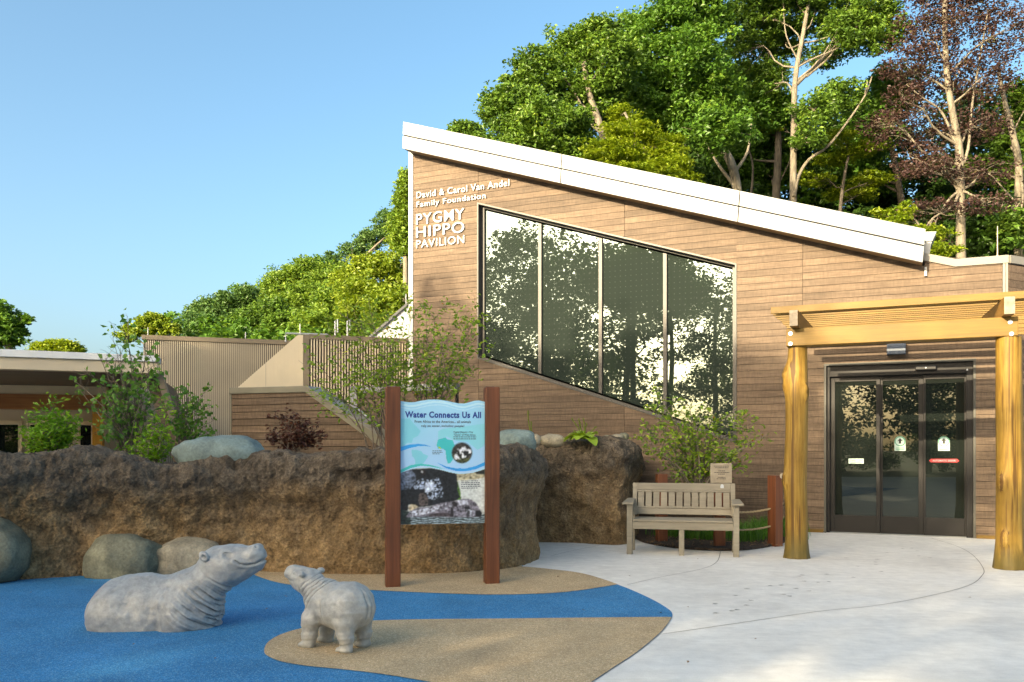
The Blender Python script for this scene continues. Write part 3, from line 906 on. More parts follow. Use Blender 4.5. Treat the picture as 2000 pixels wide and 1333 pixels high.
text('sticker_lettering', 'AUTOMATIC DOOR', M['letter'], l, a[0] + .05, b[0] - .05, b[1] + h_ * .5, a[1] - h_ * .5, y + 0.0153, 0.0012, 0.015)
MB().disc((W(1890, 900, dy)[0], dy - 0.001, W(1890, 900, dy)[1]), 0.014, 0.008, 12).build('lock_cylinder', M['galvbolt'], leaves_[2][0])

# light box above the door
a, b = W(1732, 671, -0.12), W(1769, 691.5, -0.12)
lb = MB().box(a[0], b[0], -0.16, -0.018, b[1], a[1]).build('wall_light', M['fixture'], B, 0.006)
MB().box(a[0] + .02, b[0] - .02, -0.13, -0.04, b[1] - .004, b[1] - 0.0005).build('diffuser', M['black'], lb)
# lightning rod on the parapet
rx = W(1949.5, 500)[0]
rdm = MB(); rdm.tube([(rx, 0.1, cC[1] + hcap - 0.01), (rx, 0.1, cC[1] + hcap + 0.05), (rx, 0.1, W(1949.5, 442, .1)[1])], [0.02, 0.008, 0.005], 6)
rdm.build('lightning_rod', M['cream'], B)

# ------------------------------------------------------------------ entrance pergola
la = LW(gr(1556, 1090)); ra = LW(gr(1972, 1111))
P0 = O2 + T2 * la[0] + N2 * la[1]
PG = thing('pergola', 'golden log pergola with slatted top sheltering the glass entrance door', 'pergola', P0, -TH)
def PL(p): return (p[0] - la[0], p[1] - la[1])          # pavilion local to pergola local
wy = -la[1]                                             # wall plane in pergola y
rx_, ry_ = PL(ra)
zb0 = at(1536, 679.4, 10.80).z; ZB, ZT = 2.68, 2.90
def log(cx, cy, prof, seed, knots):
    """peeled log: radius profile along height with lumps, knots and an irregular flared foot"""
    n = 40; hs = np.linspace(0, 1, 96)
    V = []; Q = []
    for i, h in enumerate(hs):
        z = h * ZB
        r = np.interp(z, [p[0] for p in prof], [p[1] for p in prof]); ox = np.interp(z, [p[0] for p in prof], [p[2] for p in prof])
        for k in range(n):
            a = 2 * math.pi * k / n
            rr = r * (1 - 0.05 * max(0, noise.noise(Vector((math.cos(a) * 3.4, math.sin(a) * 3.4, z * 0.35 + seed * 2)))) ** 0.5 + 0.035 * noise.noise(Vector((math.cos(a) * 1.4, math.sin(a) * 1.4, z * 1.1 + seed))) + 0.02 * noise.noise(Vector((math.cos(a) * 5, math.sin(a) * 5, z * 0.5 + seed * 3))))
            if z < 0.2: rr *= 1 + (0.2 - z) * 0.22 * math.sin(a * 9 + seed)
            for kz, ka, kr, kh in knots:
                da = (a - ka + math.pi) % (2 * math.pi) - math.pi
                d2 = ((z - kz) / kh) ** 2 + (da * r / kr) ** 2
                rr += 0.05 * math.exp(-d2) - 0.05 * math.exp(-d2 * 7)
            V.append((cx + ox + rr * math.cos(a), cy + rr * math.sin(a), z))
    for i in range(len(hs) - 1):
        for k in range(n):
            Q.append((i * n + k, i * n + (k + 1) % n, (i + 1) * n + (k + 1) % n, (i + 1) * n + k))
    me = mesh_np('log_post', V, Q, True)
    o = link('log_post', me, M['log'], PG)
    return o
lp = log(0, 0, [(0, .165, .0), (.08, .152, 0), (.25, .138, .0), (.6, .136, -.004), (.95, .142, -.02), (1.2, .139, -.012), (1.6, .137, 0), (2.0, .142, .0), (2.2, .142, -.004), (2.45, .122, .008), (2.68, .115, .01)], 1.0,
         [(1.0, 3.75, .055, .09), (2.25, 3.3, .06, .13), (2.38, 3.7, .05, .10), (2.10, 5.75, .045, .09)])
MB().disc((-0.115, -0.112, 1.04), 0.036, 0.03, 14, Matrix.Rotation(-0.5, 4, 'Z')).build('sawn_knot', M['plaque'], lp)
log(rx_, ry_, [(0, .175, .0), (.1, .165, 0), (.3, .148, 0), (1.0, .142, .0), (1.8, .140, -.005), (2.68, .135, -.01)], 7.3, [(1.0, 4.0, .05, .08), (.35, 4.3, .05, .07)])
yb = -0.16
bx0 = PL((W(1535.4, 660, la[1] + yb)[0], 0))[0]; bx1 = PL((W(1988.9, 640, la[1] + yb)[0], 0))[0]
fb = MB().box(bx0, bx1, yb, yb + 0.27, ZB, ZT).build('front_beam', M['honey'], PG, 0.006)
for u, v in ((1544, 652), (1544, 672), (1973, 629.5), (1975.5, 652.5)):
    q = W(u, v, la[1] + yb); x = q[0] - la[0]
    bt = MB().disc((x, yb, q[1]), 0.024, 0.008, 14); bt.disc((x, yb - 0.008, q[1]), 0.012, 0.012, 6)
    bt.build('bolt', M['galvbolt'], fb)
# two timbers across to the wall, a little splayed, with weathered sawn ends
ytim = yb - 0.20
cz0, cz1 = ZT + 0.002, ZT + 0.20
for (u, dxw) in ((1550, 0.08), (1972, -0.24)):
    x = PL((W(u, 628, la[1] + ytim)[0], 0))[0]
    hw = 0.05 if u < 1700 else 0.055
    yw = ytim + 1.75; dxw *= 1.75 / (wy - ytim)
    vs = [(x - hw, ytim, cz0), (x + hw, ytim, cz0), (x + hw, ytim, cz1), (x - hw, ytim, cz1), (x + dxw - hw, yw, cz0), (x + dxw + hw, yw, cz0), (x + dxw + hw, yw, cz1), (x + dxw - hw, yw, cz1)]
    cbm = MB().add(vs, [(0, 1, 2, 3), (7, 6, 5, 4), (0, 4, 5, 1), (1, 5, 6, 2), (2, 6, 7, 3), (3, 7, 4, 0)]).build('cross_timber', M['honeyy'], PG, 0.004)
    MB().box(x - hw + .002, x + hw - .002, ytim - 0.003, ytim - 0.0005, cz0 + .002, cz1 - .002).build('sawn_end', M['endgrain'], cbm)
# slats on edge
zs0 = cz1 + 0.001
ys = yb + 0.02
sx0_ = PL((W(1507, 614, la[1] + ys)[0], 0))[0]
offs = [i * 0.18 for i in range(9)]
y_ = offs[-1]
while ys + y_ + 0.42 < wy - 0.12:
    y_ += 0.43; offs.append(y_)  # unseen rear slats, spaced wider to throw stripes of shade on the wall
for i, o_ in enumerate(offs):
    h = 0.042 if 0 < i < 9 else 0.085
    MB().box(sx0_ + 0.02 * i * 0.18 + rnd_.uniform(-.008, .008), rx_ + 0.75, ys + o_ - 0.019, ys + o_ + 0.019, zs0, zs0 + h).build('slat', M['honey'], PG, 0.003)

# ------------------------------------------------------------------ bench
bFL, bFR = gr(1224, 1083), gr(1444, 1089)
bang = math.atan2(bFR.y - bFL.y, bFR.x - bFL.x)
BN = thing('park_bench', 'taupe slatted park bench with armrests in front of the rope fence', 'bench', bFL, bang)
bl_ = (bFR - bFL).length
bm_ = M['bench']
lw = 0.075
D = 0.50
for x in (0.0, bl_ - lw):
    MB().box(x, x + lw, 0, 0.06, 0, 0.655).build('leg', bm_, BN, 0.004)
    mm = Matrix.Translation((0, D, 0)) @ Matrix.Shear('XZ', 4, (0.0, 0.0))
    MB().add([(x, D, 0), (x + lw - .01, D, 0), (x + lw - .01, D + .06, 0), (x, D + .06, 0), (x, D - .03, .42), (x + lw - .01, D - .03, .42), (x + lw - .01, D + .03, .42), (x, D + .03, .42),
              (x, D + .08, .70), (x + lw - .01, D + .08, .70), (x + lw - .01, D + .13, .70), (x, D + .13, .70)],
             [(3, 2, 1, 0), (0, 1, 5, 4), (1, 2, 6, 5), (2, 3, 7, 6), (3, 0, 4, 7), (4, 5, 9, 8), (5, 6, 10, 9), (6, 7, 11, 10), (7, 4, 8, 11), (8, 9, 10, 11)]).build('leg', bm_, BN, 0.004)
MB().box(bl_ * .5 - .04, bl_ * .5 + .025, 0.01, 0.06, 0, 0.335).build('leg', bm_, BN, 0.004)
MB().box(bl_ * .5 - .06, bl_ * .5 + .005, D - .05, D, 0, 0.38).build('leg', bm_, BN, 0.004)
MB().box(lw + .001, bl_ - lw - .001, 0.004, 0.04, 0.335, 0.435).build('apron', bm_, BN, 0.004)
for k in range(4):
    y0 = -0.012 + k * 0.122
    MB().box(lw + .004 if k == 0 else 0.004 + lw, bl_ - lw - .004, y0, y0 + 0.112, 0.437, 0.462).build('seat_slat', bm_, BN, 0.004)
for x in (0.02, bl_ - 0.05):
    MB().box(x, x + 0.03, 0.062, D - 0.035, 0.36, 0.44).build('side_rail', bm_, BN, 0.003)
    MB().box(x - 0.002, x + 0.03, 0.062, D + 0.02, 0.56, 0.65).build('arm_brace', bm_, BN, 0.003)
for x, s in ((-0.055, 1), (bl_ - lw - 0.02, 1)):
    MB().add([(x, -0.05, 0.657), (x + 0.15, -0.05, 0.657), (x + 0.12, D + 0.05, 0.685), (x + 0.02, D + 0.05, 0.685), (x, -0.05, 0.685), (x + 0.15, -0.05, 0.685), (x + 0.12, D + 0.05, 0.713), (x + 0.02, D + 0.05, 0.713)],
             [(3, 2, 1, 0), (4, 5, 6, 7), (0, 1, 5, 4), (1, 2, 6, 5), (2, 3, 7, 6), (3, 0, 4, 7)]).build('armrest', bm_, BN, 0.006)
# reclined backrest
BK = Matrix.Translation((0, D - 0.035, 0.47)) @ Matrix.Rotation(R(-12), 4, 'X')
bx_0, bx_1 = 0.035, bl_ - 0.035
def bbox(n, a, b, z0, z1, y0=0.0, y1=0.035, mm=bm_): return MB().box(a, b, y0, y1, z0, z1, BK).build(n, mm, BN, 0.003)
bbox('back_stile', bx_0, bx_0 + .06, 0.02, 0.46, -.004, .04); bbox('back_stile', bx_1 - .06, bx_1, 0.02, 0.46, -.004, .04)
tr_ = bbox('top_rail', bx_0 + .061, bx_1 - .061, 0.365, 0.46)
bbox('lower_rail', bx_0 + .061, bx_1 - .061, 0.03, 0.11)
bbox('slat_rail', bx_0 + .061, bx_1 - .061, 0.113, 0.14, -.006, .04); bbox('slat_rail', bx_0 + .061, bx_1 - .061, 0.337, 0.362, -.004, .04)
ns = 12; wsl = (bx_1 - bx_0 - .124) / ns
for k in range(ns):
    x = bx_0 + .062 + wsl * k
    bbox('back_slat', x + .010, x + wsl - .010, 0.141, 0.336, 0.002, 0.03)
lbx = bx_1 - .17
MB().prism([(lbx - .022, .395), (lbx + .022, .395), (lbx + .022, .425), (lbx + .012, .447), (lbx - .012, .447), (lbx - .022, .425)], -0.0035, -0.0005).build('number_tag', M['letter'], tr_).matrix_local = BK

# ------------------------------------------------------------------ rope fence behind the bench
FP = [gr(1292, 1061), gr(1405, 1070), gr(1514, 1067)]
RF = thing('rope_fence', 'rope fence of square red brown posts round the planting bed behind the bench', 'fence', FP[1], 0)
tops = [at(1292, 926, FP[0].y).z, at(1405, 935, FP[1].y).z, at(1514, 929, FP[2].y).z]
pw = 0.075
pts_post = [p - FP[1] for p in FP] + [gr(1640, 1030) - FP[1] + Vector((-.75, .55, 0))]
tops.append(0.98)
for i, (p, t) in enumerate(zip(pts_post, tops)):
    mm = Matrix.Translation(p) @ Matrix.Rotation([0.05, -0.1, 0.55, 0.7][i], 4, 'Z')
    MB().box(-pw, pw, -pw, pw, 0, t, mm).build('post', M['redwood'], RF, 0.006)
def twisted(a, b, sag, r=0.014):
    mb = MB(); n = 46
    for s in range(3):
        pts = []
        for k in range(n + 1):
            t = k / n
            p = a.lerp(b, t); p = p + Vector((0, 0, -sag * 4 * t * (1 - t)))
            an = t * (b - a).length / 0.055 * 2 * math.pi / 3 + s * 2.094
            d = (b - a).normalized(); sd = d.cross(Vector((0, 0, 1))).normalized(); u_ = sd.cross(d)
            pts.append(p + (sd * math.cos(an) + u_ * math.sin(an)) * r * 0.55)
        mb.tube(pts, r * 0.62, 5)
    return mb
for i in range(3):
    for hh in (0.52, 0.27):
        a = pts_post[i] + Vector((0, 0, hh)); b = pts_post[i + 1] + Vector((0, 0, hh + (0.03 if i == 1 else 0)))
        twisted(a, b, 0.045).build('rope', M['rope'], RF, smooth=True)
ppx = pts_post[1]
pq = MB(); pq.box(ppx.x - 0.148, ppx.x + 0.148, ppx.y - pw - 0.035, ppx.y - pw - 0.004, tops[1] - 0.06, tops[1] + 0.215)
pqo = pq.build('plaque', M['plaque'], RF, 0.004)
pr = MB(); rp = random.Random(4)
for k, wd in enumerate((.20, .18, 0, .08, .20, .09, 0, .10, .13)):
    if not wd: continue
    z = tops[1] + 0.175 - k * 0.022
    x = ppx.x - wd / 2
    while x < ppx.x + wd / 2:
        w_ = rp.uniform(.008, .022); pr.box(x, x + w_, ppx.y - pw - 0.0362, ppx.y - pw - 0.0352, z - .0045, z + .0045); x += w_ + .005
pr.build('plaque_print', M['blackprint'], pqo)

# ------------------------------------------------------------------ interpretive sign
sl_b, sr_b = gr(767, 1146.5), gr(960, 1140)
sang = math.atan2(sr_b.y - sl_b.y, sr_b.x - sl_b.x)
SG = thing('information_sign', 'tall blue printed sign between two red brown posts by the rock wall', 'sign', (sl_b + sr_b) / 2, sang)
hw_ = (sr_b - sl_b).length / 2
for s, t in ((-1, 2.015), (1, 2.025)):
    MB().box(s * hw_ - .075, s * hw_ + .075, -.07, .07, 0, t).build('post', M['redwood'], SG, 0.012)
# printed panel: painted from measured outlines as a fine grid of print colour
s0x, s1x = -hw_ + .076, hw_ - .076
mid_c = (sl_b + sr_b) / 2
Ys = mid_c.y
pz = lambda v: CH + (HY - v) / F * Ys
def spl(pts, x):
    P = sorted(pts); return np.interp(x, [p[0] for p in P], [p[1] for p in P])
a6 = lambda L: [(780 + x / 8.886, 780 + y / 8.886) for x, y in L]
a7 = lambda L: [(780 + x / 10.25, 900 + y / 10.25) for x, y in L]
NX, NZ = 190, 280
TOPW = [(785, 785), (793, 786.2), (803, 787.2), (813, 786.5), (825, 783.8), (838, 781.8), (850, 781.2), (862, 781.8), (875, 783.5), (888, 786.6), (900, 788.5), (910, 788.4), (920, 785.4), (930, 782.6), (938, 782), (949, 784.5)]
uu = np.linspace(785, 949.5, NX); tt = np.linspace(0, 1, NZ)
U = np.repeat(uu[None, :], NZ, 0)
vt = spl(TOPW, uu)
Vv = 1023 - (1023 - vt[None, :]) * tt[:, None]
def inpoly(poly, X, Y):
    r = np.zeros(X.shape, bool); n = len(poly)
    for i in range(n):
        x1, y1 = poly[i]; x2, y2 = poly[(i + 1) % n]
        c = ((y1 > Y) != (y2 > Y)) & (X < (x2 - x1) * (Y - y1) / (y2 - y1 + 1e-12) + x1)
        r ^= c
    return r
rs_ = np.random.RandomState(2)
def blurn(n, k):
    a = rs_.rand(*U.shape)
    for _ in range(k):
        a = (a + np.roll(a, 1, 0) + np.roll(a, -1, 0) + np.roll(a, 1, 1) + np.roll(a, -1, 1)) / 5
    a = (a - a.mean()) / a.std()
    return a
C = np.zeros(U.shape + (3,))
L_ = lambda c: np.array(lin(c))
gy = np.clip((Vv - 785) / 150, 0, 1)[..., None]
C[:] = L_((150, 208, 236)) * (1 - gy) + L_((160, 202, 240)) * gy
edge = np.clip(np.abs(U - 867) / 90, 0, 1)[..., None] * np.clip((Vv - 790) / 50, 0, 1)[..., None] * np.clip((880 - Vv) / 30, 0, 1)[..., None]
C[:] = C * (1 - edge * .6) + L_((112, 205, 226)) * edge * .6
def put(mask, c, al=1.0):
    C[mask] = C[mask] * (1 - al) + L_(c) * al
# pale waves along the top
for sh, th, c in ((4.0, 3.6, (186, 226, 243)), (10.5, 2.0, (176, 220, 242))):
    base_ = spl(TOPW, U) + sh + 1.5 * np.sin((U - 785) / 17)
    put((Vv > base_) & (Vv < base_ + th), c, .9)
put(inpoly(a6([(50, 350), (200, 340), (260, 420), (390, 560), (340, 640), (260, 680), (240, 760), (150, 760), (120, 800), (48, 830)]), U, Vv), (118, 203, 222))
put(inpoly(a6([(235, 880), (300, 880), (400, 900), (430, 945), (520, 985), (480, 1050), (440, 1110), (380, 1150), (300, 1150), (290, 1040), (240, 980)]), U, Vv), (118, 203, 222))
put(inpoly(a6([(690, 560), (760, 520), (900, 500), (1100, 480), (1510, 420), (1510, 760), (1480, 820), (1380, 880), (1300, 820), (1200, 740), (1000, 720), (940, 700), (840, 650), (690, 690)]), U, Vv), (128, 208, 224))
put(inpoly(a6([(690, 700), (820, 665), (850, 700), (940, 710), (970, 780), (1010, 850), (960, 950), (940, 1060), (900, 1110), (860, 1120), (830, 1020), (820, 900), (780, 860), (690, 860), (662, 800)]), U, Vv), (40, 187, 192))
put(inpoly(a6([(680, 830), (720, 826), (745, 860), (720, 870)]), U, Vv), (190, 210, 50))
# blue and teal swooshes
def band(up_, lo_, c):
    X0 = min(p[0] for p in up_); X1 = max(p[0] for p in up_)
    put((U >= X0) & (U <= X1) & (Vv > spl(up_, U)) & (Vv < spl(lo_, U)), c)
band(a6([(45, 830), (200, 790), (350, 778), (460, 790), (570, 824)]), a6([(45, 905), (200, 850), (350, 815), (460, 812), (570, 826)]), (0, 155, 228))
PH = a7([(40, 250), (150, 205), (270, 168), (450, 138), (640, 142), (800, 172), (900, 196), (1020, 230), (1150, 258), (1330, 268), (1500, 244), (1640, 205), (1760, 165)])
put(Vv > spl(PH, U) - 3.2, (168, 212, 240))
band(a7([(40, 185), (250, 90), (450, 60), (640, 85), (800, 130), (920, 165)]), a7([(40, 245), (250, 150), (450, 100), (640, 115), (800, 150), (920, 168)]), (45, 190, 190))
band(a7([(770, 35), (950, 115), (1150, 155), (1350, 160), (1550, 115), (1760, 20)]), a7([(770, 37), (950, 150), (1150, 208), (1350, 215), (1550, 175), (1760, 95)]), (0, 152, 226))
ph = Vv > spl(PH, U)
# photograph: stone bank, water, cow's head, calf
n1, n2, n3 = blurn(0, 1), blurn(0, 6), blurn(0, 30)
def shade(mask, c, amp, nn):
    k = np.clip(1 + amp * nn, .25, 2.2)[..., None]
    X = np.clip(L_(c) * k, 0, 1)
    m = mask.astype(float)
    for _ in range(3): m = (2 * m + np.roll(m, 1, 0) + np.roll(m, -1, 0) + np.roll(m, 1, 1) + np.roll(m, -1, 1)) / 6
    m = np.where(ph, m, 0)[..., None]
    C[:] = C * (1 - m) + X * m
q = lambda L: inpoly(a7(L), U, Vv)
shade(ph, (206, 212, 210), .10, n2)
shade(ph & q([(1100, 200), (1780, 150), (1780, 330), (1560, 380), (1150, 400)]), (176, 168, 140), .22, n2)
shade(ph & q([(1500, 200), (1780, 140), (1780, 290), (1560, 270)]), (30, 34, 32), .3, n2)
shade(ph & q([(1090, 400), (1190, 420), (1250, 640), (1260, 800), (1150, 800)]), (74, 112, 40), .35, n2)
shade(ph & q([(30, 180), (1150, 120), (1180, 330), (1190, 600), (1235, 740), (1080, 860), (900, 880), (400, 930), (210, 870), (200, 1000), (40, 1000)]), (22, 25, 31), .5, n2)
shade(ph & q([(30, 250), (250, 170), (330, 260), (360, 420), (240, 560), (40, 580)]), (96, 108, 128), .35, n2)
n4 = blurn(0, 3); sp = (n4 + .5 * n1 + .4 * np.sin(U * .5 + Vv * .3)) > .25
shade(ph & sp & q([(280, 460), (500, 340), (620, 400), (800, 330), (900, 600), (880, 720), (700, 780), (600, 760), (540, 560), (330, 560)]), (176, 192, 218), .3, n2)
shade(ph & q([(540, 440), (720, 420), (700, 560), (620, 640), (540, 640)]), (196, 208, 228), .25, n2)
shade(ph & q([(420, 660), (520, 640), (600, 760), (590, 880), (440, 900), (400, 780)]), (84, 74, 72), .4, n2)
shade(ph & q([(590, 640), (640, 610), (690, 660), (640, 725)]), (14, 14, 18), .3, n2)
shade(ph & q([(430, 190), (500, 165), (560, 220), (540, 290), (460, 290)]), (30, 20, 18), .3, n2)
shade(ph & q([(455, 205), (495, 205), (495, 240), (460, 240)]), (190, 195, 205), .2, n2)
shade(ph & q([(210, 900), (260, 865), (340, 875), (410, 920), (260, 1000), (210, 980)]), (196, 180, 150), .2, n2)
wat = ph & q([(30, 960), (200, 1000), (1000, 1130), (1780, 1080), (1780, 1300), (30, 1300)])
shade(wat, (34, 48, 46), .3, n2)
st_ = np.sin(Vv * 1.5 + n3 * 1.2 + np.sin(U * .12) * 1.5) + n1 * .12
shade(wat & (st_ > .55) & q([(250, 1110), (1780, 1110), (1780, 1270), (250, 1270)]), (176, 198, 210), .2, n2)
calf = ph & q([(150, 1120), (250, 990), (400, 930), (640, 910), (850, 850), (1050, 820), (1160, 800), (1300, 765), (1450, 775), (1560, 850), (1620, 950), (1680, 1060), (1660, 1140), (1100, 1135), (600, 1115)])
shade(calf, (118, 114, 126), .35, n2)
shade(calf & (n4 > .1) & q([(230, 1010), (640, 930), (1060, 840), (1060, 950), (700, 1020), (250, 1130)]), (206, 212, 226), .2, n2)
shade(calf & q([(640, 1060), (900, 1030), (1060, 1060), (1060, 1120), (600, 1115)]), (74, 64, 70), .25, n2)
shade(calf & q([(1050, 940), (1090, 920), (1110, 1130), (1050, 1120)]), (28, 24, 30), .2, n2)
shade(calf & q([(1060, 840), (1120, 815), (1190, 860), (1180, 930), (1100, 920)]), (30, 26, 30), .3, n2)
shade(calf & q([(1180, 800), (1380, 790), (1400, 880), (1230, 900)]), (188, 190, 204), .3, n2)
shade(calf & q([(1310, 930), (1420, 910), (1450, 980), (1350, 1000)]), (20, 22, 28), .3, n2)
shade(calf & sp & q([(1360, 980), (1540, 1000), (1540, 1120), (1380, 1110)]), (178, 186, 200), .3, n2)
shade(calf & q([(1560, 1000), (1640, 1000), (1680, 1060), (1660, 1140), (1540, 1130)]), (18, 18, 22), .3, n2)
# round inset picture
cu_, cv_, cr_ = 780 + 1105 / 8.886, 780 + 932 / 8.886, 20.2
rr_ = np.hypot(U - cu_, Vv - cv_)
put((rr_ < cr_ + 1.2) & (rr_ >= cr_), (90, 130, 150), .6)
ins = rr_ < cr_; ph = ins
shade(ins, (52, 46, 42), .4, n2)
shade(ins & (Vv > cv_ + 8 + .2 * (U - cu_)), (74, 78, 40), .4, n2)
shade(ins & inpoly([(cu_ - 16, cv_ + 8), (cu_ - 6, cv_ - 12), (cu_ + 14, cv_ - 12), (cu_ + 19, cv_ - 2), (cu_ + 10, cv_ + 10), (cu_ - 12, cv_ + 14)], U, Vv) & (n2 > -.3), (190, 192, 198), .35, n2)
shade(ins & (np.hypot(U - cu_ - 8, (Vv - cv_ + 0) * 1.5) < 5.5), (24, 22, 24), .3, n2)
xs = s0x + (U - 785) / 164.5 * (s1x - s0x)
V3 = np.stack([xs, np.full_like(xs, -0.0255), pz(Vv)], -1).reshape(-1, 3)
I = np.arange(NX * NZ).reshape(NZ, NX)
Qd = np.stack([I[:-1, :-1], I[:-1, 1:], I[1:, 1:], I[1:, :-1]], -1).reshape(-1, 4)
colr = np.concatenate([np.clip(C.reshape(-1, 3), 0, 1), np.ones((NX * NZ, 1))], 1)
outl = [(s0x, pz(1023)), (s1x, pz(1023))] + [(s0x + (u - 785) / 164.5 * (s1x - s0x), pz(v)) for u, v in reversed(TOPW)]
pn = MB().prism(outl, -0.025, -0.005).build('sign_panel', M['white'], SG)
link('printed_picture', mesh_np('printed_picture', V3, Qd, False, {'paint': colr}), M['poster'], pn)
SX = lambda u: s0x + (u - 785) / 164.5 * (s1x - s0x)
def stext(body, u0, u1, v0, v1, m, bold): text('sign_lettering', body, m, SG, SX(u0), SX(u1), pz(v1), pz(v0), -0.0262, 0.0012, bold)
stext('Water Connects Us All', 793.6, 942.2, 804.3, 817.0, M['navyprint'], 0.040)
stext('From Africa to the Americas... all animals', 812.2, 921.8, 821.4, 826.8, M['greyprint'], 0.02)
stext('rely on water, including people!', 825, 908.8, 830, 836.0, M['greyprint'], 0.02)
stext('Pygmy Hippos\u2014Tiny', 888, 926.5, 842.5, 846.8, M['greyprint'], 0.012)
stext('"Giants" of West Africa', 888, 931, 847.6, 851.4, M['greyprint'], 0.012)
pr = MB(); rp = random.Random(8)
def dashes(u0, u1, v, h=1.5):
    u = u0
    while u < u1:
        w_ = rp.uniform(2, 6); pr.box(SX(u), SX(min(u + w_, u1)), -0.027, -0.0262, pz(v + h / 2), pz(v - h / 2)); u += w_ + 1
for v in (853.8, 857.6): dashes(887.5, 932.5, v)
for v, w_ in ((881, 18), (884, 20), (886.8, 14)): dashes(846.5, 846.5 + w_, v, 1.2)
for v, w_ in ((940, 34), (943.6, 37), (947, 36), (950.6, 38), (954, 32)): dashes(903, 903 + w_, v)
pr.build('small_print', M['greyprint'], SG)

# ------------------------------------------------------------------ sprayed rock walls
def fbm(p, o=4, s=1.0):
    v = 0; a = 1
    for _ in range(o):
        v += a * noise.noise(p * s); s *= 2.1; a *= 0.5
    return v
crest_ = lambda t: max(0, 1 - abs(t - 0.52) / 0.14)
def rock_wall(name, label, base_pts, top_pts, depth, seed, nper=34, nprof=84, lip=0.075, back=0.75):
    """base_pts: foot of the face on the ground; top_pts: height of the crest at the same points"""
    P = smooth_path(base_pts, nper)
    Z = np.interp(np.linspace(0, len(top_pts) - 1, len(P)), np.arange(len(top_pts)), top_pts)
    ker = np.ones(9) / 9
    Zs = np.convolve(np.pad(Z, 4, mode='edge'), ker, 'valid')
    # outward directions, smoothed so that the turn at the end stays round
    D = []
    for i in range(len(P)):
        d = (P[min(i + 3, len(P) - 1)] - P[max(i - 3, 0)]).normalized()
        D.append(Vector((d.y, -d.x, 0)))
    V = []; st = []
    for i, p in enumerate(P):
        zt = Zs[i]
        for j in range(nprof):
            t = j / (nprof - 1)
            if t < 0.55:
                h = t / 0.55
                z = h * (zt - 0.05) - 0.03
                out = -0.02 - 0.05 * math.sin(h * math.pi * 0.9) + lip * 1.15 * (lambda q: q * q * (3 - 2 * q))(min(1, max(0, (h - 0.56 - 0.06 * noise.noise(Vector((p.x * 1.3, p.y * 1.3, seed)))) / 0.20)))
                if h > 0.86: out -= 0.10 * ((h - 0.86) / 0.14) ** 2
            elif t < 0.85:
                q_ = (t - 0.55) / 0.30
                z = zt - 0.05 + 0.05 * math.sin(min(1, q_ * 3) * math.pi / 2) - 0.02 * q_
                out = lip - 0.10 - 0.02 - q_ * depth
            else:
                q_ = (t - 0.85) / 0.15
                z = zt - 0.02 - q_ * (zt - back); out = lip - 0.12 - depth
            b = p + D[i] * out
            w = Vector((b.x, b.y, z))
            k = fbm(w + Vector((seed, 0, 0)), 3, 1.5) * 0.08 + fbm(w + Vector((0, seed, 0)), 4, 5.0) * 0.035 + noise.noise(w * 15) * 0.013 + noise.noise(w * 38) * 0.006 + fbm(Vector((w.x * 4, w.y * 4, w.z * .9 + seed)), 3, 1.0) * 0.018 * max(0.2, 1 - crest_(t))
            crest = max(0, 1 - abs(t - 0.52) / 0.14)
            k += crest * (fbm(w * 1.0 + Vector((7, seed, 0)), 3, 3.2) * 0.07 + abs(noise.noise(w * 9)) * 0.07)
            lower = min(1, t / 0.06)
            n_ = D[i] if t < 0.5 else (Vector((0, 0, 1)) if t < 0.85 else -D[i])
            if 0.5 <= t < 0.6: n_ = (D[i] + Vector((0, 0, 1))).normalized()
            w = w + n_ * k * (0.5 + 0.5 * lower)
            V.append(tuple(w)); st.append(crest)
    n = nprof; Q = []
    for i in range(len(P) - 1):
        for j in range(n - 1):
            Q.append((i * n + j, (i + 1) * n + j, (i + 1) * n + j + 1, i * n + j + 1))
    o = link(name, mesh_np(name, V, Q, True, {'stain': np.array(st)}), M['rock'])
    return tag(o, label, 'rock wall')
w1 = [(-420, 1162), (-200, 1150), (0, 1137), (90, 1131), (170, 1126), (260, 1124), (330, 1122), (400, 1120), (480, 1118), (570, 1121), (660, 1123), (750, 1124), (850, 1122), (930, 1118), (990, 1112), (1030, 1104), (1052, 1092), (1056, 1076), (1046, 1062), (1030, 1052)]
t1v = [878, 878, 880, 882, 877, 902, 905, 893, 886, 888, 880, 874, 868, 868, 867, 868, 872, 886, 880, 875]
b1 = gp(w1)
t1 = []
for p, v in zip(b1, t1v):
    t1.append(CH + (HY - v) / F * (p.y + 0.1))
rock_wall('rock_wall', 'long brown sprayed rock wall running behind the hippo statues and the blue sign', b1, t1, 0.55, 3.0)
w2 = [(1010, 1060), (1070, 1060), (1120, 1061), (1170, 1064), (1210, 1065), (1236, 1060), (1247, 1048), (1247, 1034), (1242, 1026)]
t2v = [857, 856, 857, 858, 857, 860, 868, 872, 876]
b2 = gp(w2)
t2 = [CH + (HY - v) / F * (p.y + 0.05) for p, v in zip(b2, t2v)]
rock_wall('rock_wall', 'shorter tan rock planter wall beside the bench with hosta on top', b2, t2, 0.5, 11.0, 34, 84, 0.08)
# soil inside the planters
tag(MB().slab([(-9, 10.1), (-0.1, 10.6), (0.3, 11.2), (0.2, 13.0), (-6, 13.0), (-9, 13)], 0.2, 1.18).build('planting_soil', M['soil']), kind='structure')
tag(MB().slab([(0.1, 13.1), (1.6, 13.0), (1.9, 13.6), (1.9, 14.6), (0.1, 15.3)], 0.2, 1.38).build('planting_soil', M['soil']), kind='structure')
